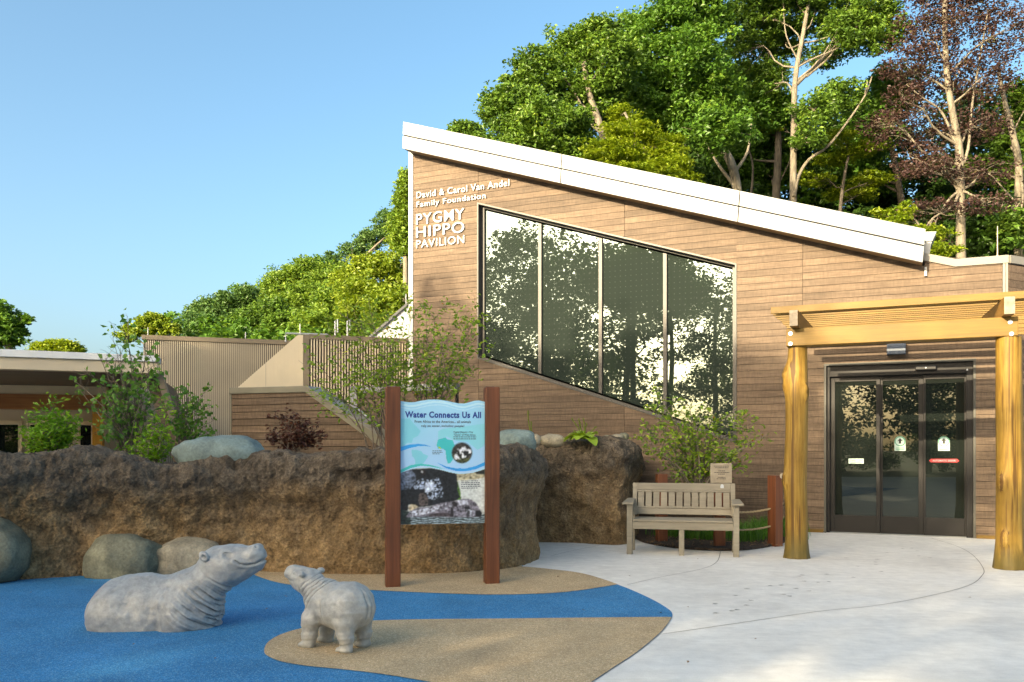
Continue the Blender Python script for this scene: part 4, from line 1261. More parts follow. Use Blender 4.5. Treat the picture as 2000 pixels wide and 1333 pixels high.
# mulch bed behind the bench
bed = smooth_path(gp([(1240, 1052), (1262, 1062), (1330, 1073), (1420, 1077), (1480, 1073), (1530, 1062), (1560, 1052), (1575, 1044)]), 5)
bp = [(p.x, p.y) for p in bed]
e1 = O2 + T2 * (W(1575, 1000)[0]) ; e0 = O2 + T2 * (W(1200, 1000)[0])
tag(MB().slab(bp + [(e1.x, e1.y), (e0.x, e0.y)], 0.004, 0.035).build('mulch_bed', M['soil']), kind='structure')

# ------------------------------------------------------------------ boulders
def boulder(name, label, c, r, mtl, seed, rz=0.0, flat=0.0, group=None, sub=4, cat='boulder'):
    bm = bmesh.new(); bmesh.ops.create_icosphere(bm, subdivisions=sub, radius=1.0)
    for v in bm.verts:
        d = v.co.normalized()
        k = 1 + 0.16 * fbm(d + Vector((seed, seed * 2, 0)), 3, 1.1) + 0.03 * noise.noise(d * 6 + Vector((seed, 0, 0))) + 0.012 * noise.noise(d * 17)
        d = Vector([math.copysign(abs(x) ** 0.88, x) for x in d])
        v.co = Vector((d.x * r[0], d.y * r[1], d.z * r[2])) * k
        if flat and v.co.z < -flat: v.co.z = -flat
    me = bpy.data.meshes.new(name); bm.to_mesh(me); bm.free()
    o = link(name, me, mtl, None, 0, True)
    o.location = c; o.rotation_euler = (0, 0, rz)
    return tag(o, label, cat, group)
def bld(u0, u1, v0, v1, Y, mtl, label, seed, dep=0.25, **k):
    c = at((u0 + u1) / 2, (v0 + v1) / 2, Y)
    return boulder('boulder', label, c, ((u1 - u0) / 2 / F * Y, dep, (v1 - v0) / 2 / F * Y), mtl, seed, **k)
gb = 'boulders set into the foot of the rock wall'
bld(172, 312, 1040, 1150, 9.36, M['stone'], 'round grey green boulder in the wall foot behind the large hippo', 1.0, 0.24, group=gb)
bld(300, 440, 1050, 1142, 9.50, M['stonetan'], 'tan boulder at the wall foot right behind the large hippo neck', 5.0, 0.22, group=gb)
bld(-60, 47, 1012, 1150, 9.0, M['stone'], 'dark grey boulder at the left edge of the picture', 8.0, 0.3, group=gb)
bld(345, 528, 850, 936, 10.05, M['stoneblue'], 'long blue green boulder on top of the long rock wall', 12.0, 0.36)
bld(965, 1047, 839, 890, 10.9, M['stoneblue'], 'rounded green boulder on the wall right of the blue sign', 14.0, 0.25)
sg_ = 'small stones on the rock planter'
bld(1036, 1056, 848, 872, 11.5, M['stonetan'], 'small angular tan stone beside the green boulder', 20.0, 0.08, group=sg_, sub=3, cat='stone')
bld(1052, 1106, 848, 876, 12.75, M['stonetan'], 'flat tan stone left of the hosta on the rock planter', 21.0, 0.2, group=sg_, sub=3, cat='stone')
bld(1176, 1194, 850, 864, 12.9, M['stone'], 'small grey stone just right of the hosta', 22.0, 0.08, group=sg_, sub=3, cat='stone')
bld(1190, 1218, 848, 864, 12.9, M['stonetan'], 'pale stone in the middle of the right end of the planter', 23.0, 0.12, group=sg_, sub=3, cat='stone')
bld(1208, 1228, 845, 864, 13.0, M['stone'], 'rightmost grey stone on the rock planter', 24.0, 0.12, group=sg_, sub=3, cat='stone')

# ------------------------------------------------------------------ hippo statues: one continuous surface from a distance field
def surface_nets(f, org, h):
    s = f < 0
    nx, ny, nz = f.shape
    cx, cy, cz = nx - 1, ny - 1, nz - 1
    acc = np.zeros((cx, cy, cz, 3), np.float32); cnt = np.zeros((cx, cy, cz), np.float32)
    cor = [(i, j, k) for i in (0, 1) for j in (0, 1) for k in (0, 1)]
    sl_ = lambda a, c: a[c[0]:c[0] + cx, c[1]:c[1] + cy, c[2]:c[2] + cz]
    for a in cor:
        for ax in range(3):
            if a[ax]: continue
            b = list(a); b[ax] = 1
            fa, fb = sl_(f, a), sl_(f, b)
            m = sl_(s, a) != sl_(s, b)
            t = np.where(m, fa / np.where(m, fa - fb, 1), 0)
            for q_ in range(3):
                acc[..., q_] += np.where(m, a[q_] + (t if q_ == ax else 0), 0)
            cnt += m
    ok = cnt > 0
    idx = -np.ones((cx, cy, cz), np.int64); idx[ok] = np.arange(ok.sum())
    ii = np.argwhere(ok)
    V = (ii + acc[ok] / cnt[ok][:, None]) * h + np.array(org)
    Q = []
    def quads(ax):
        sa = [slice(1, cx), slice(1, cy), slice(1, cz)]
        sb = list(sa)
        S0 = s[1:cx, 1:cy, 1:cz]
        sh = [slice(1, cx), slice(1, cy), slice(1, cz)]; sh[ax] = slice(2, f.shape[ax] if False else [cx, cy, cz][ax] + 1)
        S1 = s[tuple(sh)]
        m = S0 != S1
        loc = np.argwhere(m) + 1
        u, w = [(1, 2), (2, 0), (0, 1)][ax]
        def g_(du, dw):
            q_ = loc.copy(); q_[:, u] -= du; q_[:, w] -= dw
            return idx[q_[:, 0], q_[:, 1], q_[:, 2]]
        A = np.stack([g_(1, 1), g_(0, 1), g_(0, 0), g_(1, 0)], 1)
        fl = S0[m]
        A[~fl] = A[~fl][:, ::-1]
        return A
    for ax in range(3): Q.append(quads(ax))
    Q = np.concatenate(Q)
    return V, Q[(Q >= 0).all(1)]
class Field:
    def __init__(s, lo, hi, h):
        s.h = h; s.lo = lo
        n = [int((b - a) / h) + 1 for a, b in zip(lo, hi)]
        s.X, s.Y, s.Z = np.meshgrid(*[lo[i] + h * np.arange(n[i], dtype=np.float32) for i in range(3)], indexing='ij')
        s.f = np.full(s.X.shape, 9.0, np.float32)
    def uni(s, d, k):
        hh = np.clip(0.5 + 0.5 * (s.f - d) / k, 0, 1)
        s.f = s.f * (1 - hh) + d * hh - k * hh * (1 - hh)
    def sub(s, d, k):
        hh = np.clip(0.5 - 0.5 * (s.f + d) / k, 0, 1)
        s.f = s.f * (1 - hh) - d * hh + k * hh * (1 - hh)
    def ell(s, c, r, rot=(0, 0, 0)):
        P = np.stack([s.X - c[0], s.Y - c[1], s.Z - c[2]], -1)
        if any(rot):
            Rm = np.array(Matrix.Rotation(rot[2], 3, 'Z') @ Matrix.Rotation(rot[1], 3, 'Y') @ Matrix.Rotation(rot[0], 3, 'X'), dtype=np.float32)
            P = P @ Rm
        r = np.array(r, np.float32)
        k0 = np.linalg.norm(P / r, axis=-1); k1 = np.linalg.norm(P / (r * r), axis=-1)
        return k0 * (k0 - 1) / np.maximum(k1, 1e-6)
    def cone(s, a, b, ra, rb, sy=1.0):
        a = np.array(a, np.float32); b = np.array(b, np.float32)
        P = np.stack([s.X, s.Y, s.Z], -1) - a; ba = b - a
        t = np.clip((P @ ba) / (ba @ ba), 0, 1)
        D_ = P - t[..., None] * ba
        D_[..., 1] /= sy
        return np.linalg.norm(D_, axis=-1) - (ra + (rb - ra) * t)
    def polyd(s, pts, y=None):
        best = np.full(s.X.shape, 9.0, np.float32)
        for (x0, z0), (x1, z1) in zip(pts, pts[1:]):
            dx, dz = x1 - x0, z1 - z0
            t = np.clip(((s.X - x0) * dx + (s.Z - z0) * dz) / (dx * dx + dz * dz), 0, 1)
            best = np.minimum(best, np.hypot(s.X - x0 - t * dx, s.Z - z0 - t * dz))
        return best
    def soft(s, seed, n, amp):
        rs = np.random.RandomState(seed)
        out = np.zeros_like(s.f)
        for _ in range(9):
            w = rs.randn(3) * n; ph = rs.rand() * 6.28
            out += np.sin(s.X * w[0] + s.Y * w[1] + s.Z * w[2] + ph)
        return out * amp / 3

def ears_eye(fd, c, r=.013):
    pass

def hippo_large():
    fd = Field((-0.08, -0.36, -0.05), (1.48, 0.36, 0.70), 0.0078)
    fd.uni(fd.ell((0.44, 0, 0.07), (0.455, 0.27, 0.345)), 0.02)
    fd.uni(fd.ell((0.23, 0, 0.10), (0.235, 0.265, 0.27)), 0.10)
    fd.uni(fd.ell((0.78, 0, 0.12), (0.27, 0.255, 0.30)), 0.10)
    fd.uni(fd.cone((0.83, 0, 0.23), (1.02, 0, 0.44), 0.215, 0.155), 0.08)
    # shoulder and haunch swellings
    fd.uni(fd.ell((0.74, -0.19, 0.10), (0.13, 0.10, 0.18), (0, -.3, 0)), 0.08)
    fd.uni(fd.ell((0.19, -0.19, 0.08), (0.17, 0.10, 0.2)), 0.10)
    # head
    fd.uni(fd.cone((1.03, 0, 0.50), (1.19, 0, 0.515), 0.142, 0.128), 0.05)
    fd.uni(fd.cone((1.14, 0, 0.53), (1.33, 0, 0.565), 0.105, 0.075, 1.1), 0.05)
    fd.uni(fd.ell((1.335, 0, 0.575), (0.088, 0.098, 0.066), (0, -0.1, 0)), 0.03)
    fd.uni(fd.cone((1.08, 0, 0.41), (1.355, 0, 0.498), 0.125, 0.060, 1.1), 0.05)
    fd.uni(fd.ell((1.10, -0.10, 0.455), (0.11, 0.06, 0.085)), 0.05)
    fd.uni(fd.ell((1.10, 0.10, 0.455), (0.11, 0.06, 0.085)), 0.05)
    for sd in (-1, 1):
        fd.uni(fd.ell((1.135, sd * 0.098, 0.592), (0.05, 0.034, 0.03), (0, -.2, 0)), 0.03)
        fd.sub(fd.ell((1.15, sd * 0.135, 0.578), (0.035, 0.022, 0.018)), 0.012)
        fd.uni(fd.ell((1.15, sd * 0.118, 0.579), (0.017, 0.014, 0.0135)), 0.004)
        fd.sub(fd.polyd([(1.11, .592), (1.15, .600), (1.185, .585)]) + np.abs(np.abs(fd.Y) - .13) * .6 - .004, 0.006)
        fd.uni(fd.ell((1.352, sd * 0.045, 0.628), (0.033, 0.024, 0.016)), 0.02)
        fd.sub(fd.ell((1.362, sd * 0.052, 0.640), (0.017, 0.010, 0.012)), 0.008)
        # ears
        fd.uni(fd.ell((0.962, sd * 0.146, 0.572), (0.046, 0.026, 0.036), (0, 0.5, sd * 0.3)), 0.006)
        fd.sub(fd.ell((0.972, sd * 0.172, 0.568), (0.028, 0.020, 0.024), (0, .5, 0)), 0.006)
    msk = lambda x, a, b: np.clip((x - a) / (b - a), 0, 1)
    # mouth line
    dm = fd.polyd([(1.215, .535), (1.245, .513), (1.30, .499), (1.355, .505), (1.40, .525), (1.45, .545)])
    fd.f += 0.013 * np.exp(-(dm / 0.007) ** 2) - 0.006 * np.exp(-((dm - .02) / 0.012) ** 2)
    # folds of the neck: rings across its axis, stronger underneath
    ax = np.array((0.19, 0, 0.21)); ax = ax / np.linalg.norm(ax)
    tt_ = (fd.X - 0.83) * ax[0] + (fd.Z - 0.23) * ax[2] + fd.soft(4, 7, 0.020) + 0.12 * np.abs(fd.Y)
    under = np.clip(((fd.X - 0.83) * ax[2] - (fd.Z - 0.23) * ax[0]) / 0.2 + 0.55, 0.12, 1)
    m_ = msk(tt_, -0.15, -0.02) * msk(-tt_, -0.31, -0.22)
    ph = tt_ * 2 * math.pi / 0.062
    fd.f += m_ * under * 0.0125 * (np.maximum(0, np.sin(ph)) ** 3 - .3 + 0.45 * np.sin(ph * 1.7 + 1) + .35 * np.sin(ph * 2.9 + fd.Y * 30))
    ph2 = (fd.Z * 0.9 + fd.X * 0.25 + fd.soft(9, 8, .03)) * 2 * math.pi / 0.07
    fd.f += msk(fd.X, .80, .93) * msk(-fd.Z, -.24, -.14) * 0.007 * np.sin(ph2)
    fd.f += fd.soft(2, 14, 0.0042) + fd.soft(5, 34, 0.0024) + fd.soft(8, 70, 0.0012)
    fd.f += 0.02 * np.exp(-((fd.X - .63 - .28 * (fd.Z - .05)) / .04) ** 2) * msk(-fd.Z, -.32, -.2) * (fd.Y < 0)
    return surface_nets(fd.f, fd.lo, fd.h)
V, Q = hippo_large()
hb = gr(168, 1221)
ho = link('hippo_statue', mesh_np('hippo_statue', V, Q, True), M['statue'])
hb = Vector((-3.28, 6.80, 0.0)); ho.location = hb; ho.scale = (0.945, 0.96, 0.985); ho.rotation_euler = (0, 0, R(-2))
tag(ho, 'large grey pygmy hippo statue lying half sunk in the blue surface with raised head', 'statue', 'hippo statues')

def hippo_calf():
    fd = Field((-0.36, -0.26, -0.01), (0.50, 0.26, 0.62), 0.0066)
    fd.uni(fd.ell((-0.06, 0, 0.285), (0.225, 0.165, 0.165)), 0.02)
    fd.uni(fd.ell((-0.13, 0, 0.292), (0.155, 0.170, 0.165)), 0.05)
    fd.uni(fd.ell((0.11, 0, 0.31), (0.125, 0.125, 0.15), (0, -.4, 0)), 0.07)
    fd.uni(fd.cone((0.12, 0, 0.33), (0.25, 0, 0.43), 0.118, 0.086), 0.05)
    fd.uni(fd.cone((0.25, 0, 0.44), (0.31, 0, 0.462), 0.090, 0.078), 0.04)
    fd.uni(fd.ell((0.31, 0, 0.42), (0.08, 0.070, 0.060), (0, -.6, 0)), 0.03)
    fd.uni(fd.cone((0.30, 0, 0.465), (0.385, 0, 0.490), 0.070, 0.054, 1.15), 0.03)
    fd.uni(fd.ell((0.400, 0, 0.488), (0.046, 0.074, 0.056), (0, -.5, 0)), 0.018)
    fd.uni(fd.ell((0.345, 0, 0.43), (0.06, 0.06, 0.045), (0, -.6, 0)), 0.02)
    legs = [(0.165, 0.095, 0.02), (0.165, -0.095, 0.02), (-0.165, 0.098, -0.02), (-0.165, -0.098, -0.02)]
    for i, (x, y, b) in enumerate(legs):
        top_ = (x - b, y * 0.95, 0.20)
        fd.uni(fd.cone(top_, (x, y, 0.09), 0.072 if i < 2 else 0.078, 0.050), 0.035)
        fd.uni(fd.cone((x, y, 0.09), (x + 0.004, y, 0.03), 0.050, 0.045), 0.02)
        fd.uni(fd.ell((x + 0.022, y, 0.016), (0.056, 0.046, 0.022)), 0.02)
        for q_ in (-1, 0, 1):
            fd.uni(fd.ell((x + 0.066 - abs(q_) * .010, y + q_ * 0.024, 0.010), (0.020, 0.011, 0.013)), 0.006)
        fz = np.hypot(fd.X - x, fd.Y - y)
        fd.f += 0.0035 * np.sin(fd.Z * 2 * math.pi / 0.030 + fd.X * 20) * np.clip(1 - fz / .09, 0, 1) * np.clip((.18 - fd.Z) / .04, 0, 1) * np.clip((fd.Z - .03) / .02, 0, 1)
    for sd in (-1, 1):
        fd.uni(fd.ell((0.232, sd * 0.100, 0.505), (0.026, 0.032, 0.024)), 0.006)
        fd.sub(fd.ell((0.246, sd * 0.122, 0.512), (0.016, 0.018, 0.015)), 0.004)
        fd.uni(fd.ell((0.318, sd * 0.066, 0.502), (0.022, 0.014, 0.014)), 0.012)
        fd.sub(fd.ell((0.322, sd * 0.083, 0.496), (0.012, 0.008, 0.007)), 0.005)
        fd.sub(fd.ell((0.418, sd * 0.024, 0.516), (0.008, 0.006, 0.007)), 0.005)
    dm = fd.polyd([(0.345, .445), (0.385, .448), (0.42, .457), (.45, .468)])
    fd.f += 0.010 * np.exp(-(dm / 0.005) ** 2)
    fd.f += 0.012 * np.exp(-(np.hypot(fd.X - .262, (fd.Z - .40) * .45) / .010) ** 2)
    ax = np.array((0.13, 0, 0.10)); ax = ax / np.linalg.norm(ax)
    t_ = (fd.X - 0.12) * ax[0] + (fd.Z - 0.33) * ax[2] + fd.soft(4, 12, 0.010)
    m_ = np.clip((t_ + .03) / .05, 0, 1) * np.clip((.19 - t_) / .05, 0, 1)
    fd.f += m_ * 0.0085 * (np.maximum(0, np.sin(t_ * 2 * math.pi / .036)) ** 3 * 1.6 - .3)
    # groove round the haunch and tail
    fd.f += 0.008 * np.exp(-((fd.X - 0.02 - .15 * (fd.Z - .28)) / .012) ** 2) * np.clip((fd.Z - .18) / .05, 0, 1) * (np.clip((.36 - fd.Z) / .05, 0, 1))
    fd.f += 0.012 * np.exp(-(np.abs(np.abs(fd.Y) - .022) / .008) ** 2) * np.clip((-.22 - fd.X) / .03, 0, 1) * np.clip((fd.Z - .19) / .04, 0, 1)
    fd.f += fd.soft(2, 22, 0.0042) + fd.soft(5, 60, 0.0016)
    return surface_nets(fd.f, fd.lo, fd.h)
V, Q = hippo_calf()
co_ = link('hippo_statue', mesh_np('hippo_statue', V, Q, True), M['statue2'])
fwd = Vector((-0.878, 0.479, 0)); co_.location = Vector((-1.227, 6.015, 0.009)); co_.rotation_euler = (0, 0, math.atan2(fwd.y, fwd.x))
tag(co_, 'small pale hippo calf statue standing on the tan island looking up', 'statue', 'hippo statues')

# ------------------------------------------------------------------ low clad stair wall with sloping metal coping
off = -3.82
q = {n: W(u, v, off) for n, (u, v) in dict(tl=(451, 758), tr=(601, 754.5), br=(742, 852), il=(451, 770), ir=(599, 767), ib=(724, 858)).items()}
SWb = O2 + N2 * off + T2 * q['tl'][0]
SW = thing('stair_wall', 'low brown board wall with champagne metal coping sloping down by the stair', 'wall', SWb, -TH)
ox = q['tl'][0]
sh = lambda p: (p[0] - ox, p[1])
tl, tr2, br_, il, ir, ib = [sh(q[k]) for k in ('tl', 'tr', 'br', 'il', 'ir', 'ib')]
xe = br_[0] + 1.2
zslope = (br_[1] - tr2[1]) / (br_[0] - tr2[0])
dsl = ir[1]
ztop2 = lambda x: il[1] + (ir[1] - il[1]) * x / ir[0] if x < ir[0] else ir[1] + (ib[1] - ir[1]) / (ib[0] - ir[0]) * (x - ir[0])
for k in range(20):
    z0 = 0.62 + k * PITCH + .005; z1 = z0 + PITCH - .010
    poly = [(0.03, z0), (xe, z0), (xe, z1), (0.03, z1)]
    xs_ = [0.03, ir[0], xe]
    for a, b in zip(xs_, xs_[1:]):
        pl = clip([(a + .001, z0), (b - .001 if b < xe else b, z0), (b - .001 if b < xe else b, z1), (a + .001, z1)], lambda p: ztop2((a + b) / 2) + (p[0] - (a + b) / 2) * ((ir[1] - il[1]) / ir[0] if a < 0.1 else (ib[1] - ir[1]) / (ib[0] - ir[0])) - p[1])
        if z1 < min(ztop2(a), ztop2(b)) and a < .1:
            pl = [(0.03, z0), (xe, z0), (xe, z1), (0.03, z1)]
            # whole board, cut by the slope only
            pl = clip(pl, lambda p: ztop2(ir[0]) + (p[0] - ir[0]) * (ib[1] - ir[1]) / (ib[0] - ir[0]) - p[1])
            MB().prism(pl, -0.015, 0.01).build('plank', M['clad'], SW)
            break
        if len(pl) >= 3 and area(pl) > .003: MB().prism(pl, -0.015, 0.01).build('plank', M['clad'], SW)
MB().prism([(0.0, 0), (xe, 0), (ir[0] + 0.02, ir[1] - .03), (0.0, il[1] - .02)], 0.012, 0.38).build('wall', M['backing'], SW)
MB().box(0.0, 0.028, -0.02, 0.02, 0.3, il[1] - .001).build('end_trim', M['coping'], SW)
cp = MB(); cp.prism([(-.01, il[1]), (ir[0], ir[1]), (ir[0] + .03, tr2[1]), (-.01, tl[1])], -0.04, 0.42); cp.build('coping', M['coping'], SW, .004)
xe2 = xe
lo = lambda x: ir[1] + (ib[1] - ir[1]) / (ib[0] - ir[0]) * (x - ir[0]); hi = lambda x: tr2[1] + zslope * (x - tr2[0])
cp = MB(); cp.prism([(ir[0] + .0015, lo(ir[0])), (xe2, lo(xe2)), (xe2, hi(xe2)), (ir[0] + .0315, tr2[1])], -0.042, 0.42); cp.build('coping', M['coping'], SW, .004)
# far side of the stair: brown boards and a rail
HR = thing('stair_handrail', 'thin galvanised handrail sloping down the stair behind the low wall', 'handrail', (0, 0, 0))
p1, p2, p3 = at(682, 798, 15.2), at(697, 797.5, 15.2), at(760, 850, 14.8)
MB().tube([p1 + Vector((0, 0, -.8)), p1, p2, p3, p3 + (p3 - p2).normalized() * 1.0], .018, 8).build('rail', M['galvrail'], HR, smooth=True)
SB = thing('stair_side_wall', 'brown board wall on the far side of the stair behind the branches', 'wall', at(685, 875, 16.0), -TH)
for k in range(14):
    z0 = -1.2 + k * PITCH
    MB().box(0.15 + max(0, (k - 8)) * .0, 2.2, -0.015, 0.01, max(z0, -1.3) + 0.62, z0 + 0.62 + PITCH - .005).build('plank', M['clad'], SB)
MB().box(0.15, 2.2, 0.012, 0.12, -1.35, 1.02).build('wall', M['backing'], SB)
MB().box(0.0, 2.2, -0.02, 0.16, 1.022, 1.14).build('coping', M['galv'], SB)
MB().box(0.0, 0.148, -0.02, 0.16, -1.35, 1.02).build('end_trim', M['galv'], SB)

# ------------------------------------------------------------------ ribbed metal buildings behind
def dirp(u, Y, slope):
    p = at(u, HY, Y)
    return p
RB = thing('ribbed_building', 'tan ribbed metal clad building with slanting cream wing behind the stair', 'building', at(280, HY, 19.0) * 1 + Vector((0, 0, -CH)), math.atan(0.3))
RBM = Matrix.Translation(RB.location) @ Matrix.Rotation(math.atan(0.3), 4, 'Z'); RBI = RBM.inverted()
def RW(u, v, off=0.0):
    """local x, z on a plane parallel to the ribbed wall, off behind it"""
    d = RBI.to_3x3() @ Vector(((u - CX) / F, 1, (HY - v) / F)); c = RBI @ Vector((0, 0, CH))
    s = (off - c.y) / d.y
    return ((c + d * s).x, (c + d * s).z)
xa, za = RW(280, 655); xb, zb_ = RW(600, 667)
ztr = lambda x: za + (zb_ - za) * x / xb
rb = MB()
pitch = xb / 82
for i in range(82):
    x = i * pitch
    rb.prism([(x + pitch * .12, 0), (x + pitch * .62, 0), (x + pitch * .62, ztr(x) - .1), (x + pitch * .12, ztr(x) - .1)], -0.03, 0.0)
tag(rb.build('ribs', M['tanrib'], RB), kind='stuff')
MB().prism([(0, 0), (xb, 0), (xb, ztr(xb) - .1), (0, ztr(0) - .1)], 0.002, 6.0).build('wall', M['darkbrown'], RB)
MB().prism([(-.03, ztr(0) - .098), (xb, ztr(xb) - .098), (xb, ztr(xb)), (-.03, ztr(0))], -0.06, 6.05).build('roof_trim', M['browncap'], RB)
# cream slanting wing, one metre in front
o2 = -1.1
c1 = [RW(u, v, o2) for u, v in ((430, 800), (592, 800), (592, 657), (586, 655), (470, 756))]
c1[0] = (c1[0][0] + .0, c1[0][1])
cr = MB(); jx = RW(519, 730, o2)[0]
full = clip([RW(592, 900, o2), RW(592, 655, o2), RW(581, 655, o2), RW(340, 866, o2)], lambda p: p[1] - RW(470, 764, o2)[1])
fd_a, fd_b = RW(581, 655, o2), RW(340, 866, o2)
cr.prism(clip(full, lambda p: p[0] - jx - .008), o2, o2 + .1); cr.build('cream_panel', M['cream'], RB)
MB().prism(clip(full, lambda p: jx - .008 - p[0]), o2, o2 + .1).build('cream_panel', M['cream'], RB)
sm_ = MB()
xx = jx - 1.2
k = 0
while k < 60:
    x = RW(592, 700, o2)[0] - .03 - k * .075
    if x < jx - 1.5: break
    pl = clip([(x - .004, 0), (x + .004, 0), (x + .004, 4), (x - .004, 4)], lambda p: (p[0] - fd_b[0]) * (fd_a[1] - fd_b[1]) / (fd_a[0] - fd_b[0]) + fd_b[1] - .03 - p[1])
    pl = clip(pl, lambda p: RW(592, 655, o2)[1] - .02 - p[1])
    pl = clip(pl, lambda p: p[1] - RW(470, 764, o2)[1] - .01)
    if len(pl) >= 3: sm_.prism(pl, o2 - .006, o2 - .0005)
    k += 1
tag(sm_.build('standing_seams', M['cream'], RB), kind='stuff')
e_ = RW(592.6, 700, o2)[0]; e2 = RW(604, 700, o2)[0]
MB().box(e_, e2, o2 - .03, o2 + 1.0, 0, RW(592, 654.5, o2)[1]).build('corner_trim', M['browncap'], RB)
# battens
x0b = RW(607, 700, o2)[0]; xendb = RW(812, 700, o2)[0]
ztb = RW(600, 655, o2)[1]; ztb2 = RW(800, 664, o2)[1]
pb_ = (RW(680, 700, o2)[0] - RW(640, 700, o2)[0]) / 40 * 5.45
zbat = lambda x: ztb + (ztb2 - ztb) * (x - x0b) / (xendb - x0b)
i = 0
while True:
    x = x0b + i * pb_; i += 1
    if x > xendb: break
    MB().prism([(x, 1.62), (x + pb_ * .42, 1.62), (x + pb_ * .42, zbat(x) - .08), (x, zbat(x) - .08)], o2 - .02, o2 + .06).build('batten', M['cream'], RB)
MB().prism([(e2 + .001, 0), (xendb, 0), (xendb, zbat(xendb) - .1), (e2 + .001, zbat(e2) - .1)], o2 + .10, o2 + .9).build('batten_backing', M['darkbrown'], RB)
MB().prism([(e2 + .001, zbat(e2) - .078), (xendb, zbat(xendb) - .078), (xendb, zbat(xendb) + .02), (e2 + .001, zbat(e2) + .02)], o2 - .03, o2 + .95).build('batten_cap', M['browncap'], RB)
MB().box(e2, xendb, o2 - .05, o2 + .095, 1.5, 1.618).build('batten_sill', M['browncap'], RB)
# pale gable further back, roof rails and rods
o3 = 1.8
gpl = [RW(690, 690, o3), RW(830, 690, o3), RW(830, 573, o3), RW(803, 590, o3)]
MB().prism(gpl, o3, o3 + 2.5).build('gable', M['white'], RB)
gm = RW(803, 590, o3); gn = RW(690, 690, o3)
MB().prism([(gn[0], gn[1] + .002), (gm[0] + .3, gm[1] + .3 * (gm[1] - gn[1]) / (gm[0] - gn[0])), (gm[0] + .3, gm[1] + .08 + .3 * (gm[1] - gn[1]) / (gm[0] - gn[0])), (gn[0], gn[1] + .08)], o3 - .05, o3 + 2.6).build('gable_trim', M['galv'], RB)
def rpt(u, v, o): x, z = RW(u, v, o); return Vector((x, o, z))
rl = MB(); rl.tube([rpt(558, 668, -.5), rpt(558, 651.5, -.5), rpt(640, 654, -.5), rpt(640, 668, -.5)], .022, 8); rl.build('roof_rail', M['galvrail'], RB)
for u in (657, 681):
    rl = MB(); rl.tube([rpt(u - 2.5, 668, -.2), rpt(u - 2.5, 628, -.2), rpt(u + 2.5, 624, -.2), rpt(u + 2.5, 650, -.2)], .02, 8); rl.build('roof_rail', M['galvrail'], RB)
for u, v0, v1, o in ((479.5, 662, 649, .5), (586, 658, 633, .5), (793, 600, 575, 2.0), (289, 656, 640, .5)):
    rl = MB(); rl.tube([rpt(u, v0, o), rpt(u, v1, o)], .012, 6); rl.build('lightning_rod', M['galvrail'], RB)

# ------------------------------------------------------------------ entrance shelter at the far left
LSb = at(0, HY, 13.0) + Vector((0, 0, -CH)); la_ = math.atan(0.3)
LS = thing('entrance_shelter', 'low shelter with white roof edge and dark soffit at the far left', 'building', LSb, la_)
LI = (Matrix.Translation(LSb) @ Matrix.Rotation(la_, 4, 'Z')).inverted()
def SWp(u, v, o=0.0):
    d = LI.to_3x3() @ Vector(((u - CX) / F, 1, (HY - v) / F)); c = LI @ Vector((0, 0, CH))
    s = (o - c.y) / d.y
    return ((c + d * s).x, (c + d * s).z)
A = SWp(0, 682.5); Bq = SWp(309.5, 696); C_ = SWp(309.5, 707.5); Dq = SWp(0, 697); E_ = SWp(307, 729.5); F_ = SWp(0, 720.8)
ex = -5.0
def ext(p, q_): k = (q_[1] - p[1]) / (q_[0] - p[0]); return (ex, p[1] + k * (ex - p[0]))
MB().prism([ext(Dq, C_), C_, Bq, ext(A, Bq)], -0.04, 0.4).build('roof_edge', M['white'], LS, .004)
MB().slab([(ex, .402), (C_[0] - .1, .402), (C_[0] - 1.6, 7.0), (ex, 7.0)], C_[1] + .02, Bq[1] - .01).build('roof', M['white'], LS)
MB().prism([ext(F_, E_), E_, (E_[0], C_[1] - .002), (ext(Dq, C_)[0], ext(Dq, C_)[1] - .002)], 0.0, 0.25).build('fascia', M['tanrib'], LS)
dep = 4.4
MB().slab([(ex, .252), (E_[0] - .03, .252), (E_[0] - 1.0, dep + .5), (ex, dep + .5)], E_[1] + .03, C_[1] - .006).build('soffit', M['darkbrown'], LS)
b0, b1_ = SWp(-100, 770, dep - .4), SWp(205, 799.5, dep - .4)
x2 = SWp(205, 785, dep - .4)[0]
zl0, zl1, zl2 = SWp(60, 762.5, dep - .4)[1], SWp(60, 770, dep - .4)[1], SWp(60, 799.5, dep - .4)[1]
MB().box(ex, x2 + .02, dep - .38, dep - .1, zl1, zl0 + .1).build('ledge', M['cream'], LS)
MB().box(ex, x2, dep - .4, dep - .1, zl2, zl1 - .002).build('cedar_beam', M['cedar'], LS)
MB().box(ex, E_[0] - .4, dep, dep + .2, 0, zl0 + .1).build('wall', M['tanrib'], LS)
pz1 = SWp(190, 800, dep - .4)[1]
MB().box(SWp(180, 850, dep - .45)[0], SWp(200, 850, dep - .45)[0], dep - .45, dep - .2, 0, pz1 - .002).build('glulam_post', M['orange'], LS, .006)
for u0, u1 in ((-20, 44), (52, 100), (150, 186)):
    x0, x1 = SWp(u0, 850, dep - .02)[0], SWp(u1, 850, dep - .02)[0]; zt_ = SWp(30, 822, dep - .02)[1]
    fr = MB(); fr.box(x0, x0 + .07, dep - .06, dep - .003, 0, zt_); fr.box(x1 - .07, x1, dep - .06, dep - .003, 0, zt_); fr.box(x0 + .07, x1 - .07, dep - .06, dep - .003, zt_ - .08, zt_)
    fo_ = fr.build('door_frame', M['cream'], LS)
    MB().box(x0 + .072, x1 - .072, dep - .04, dep - .02, 0, zt_ - .082).build('glass_pane', M['darkglass'], fo_)
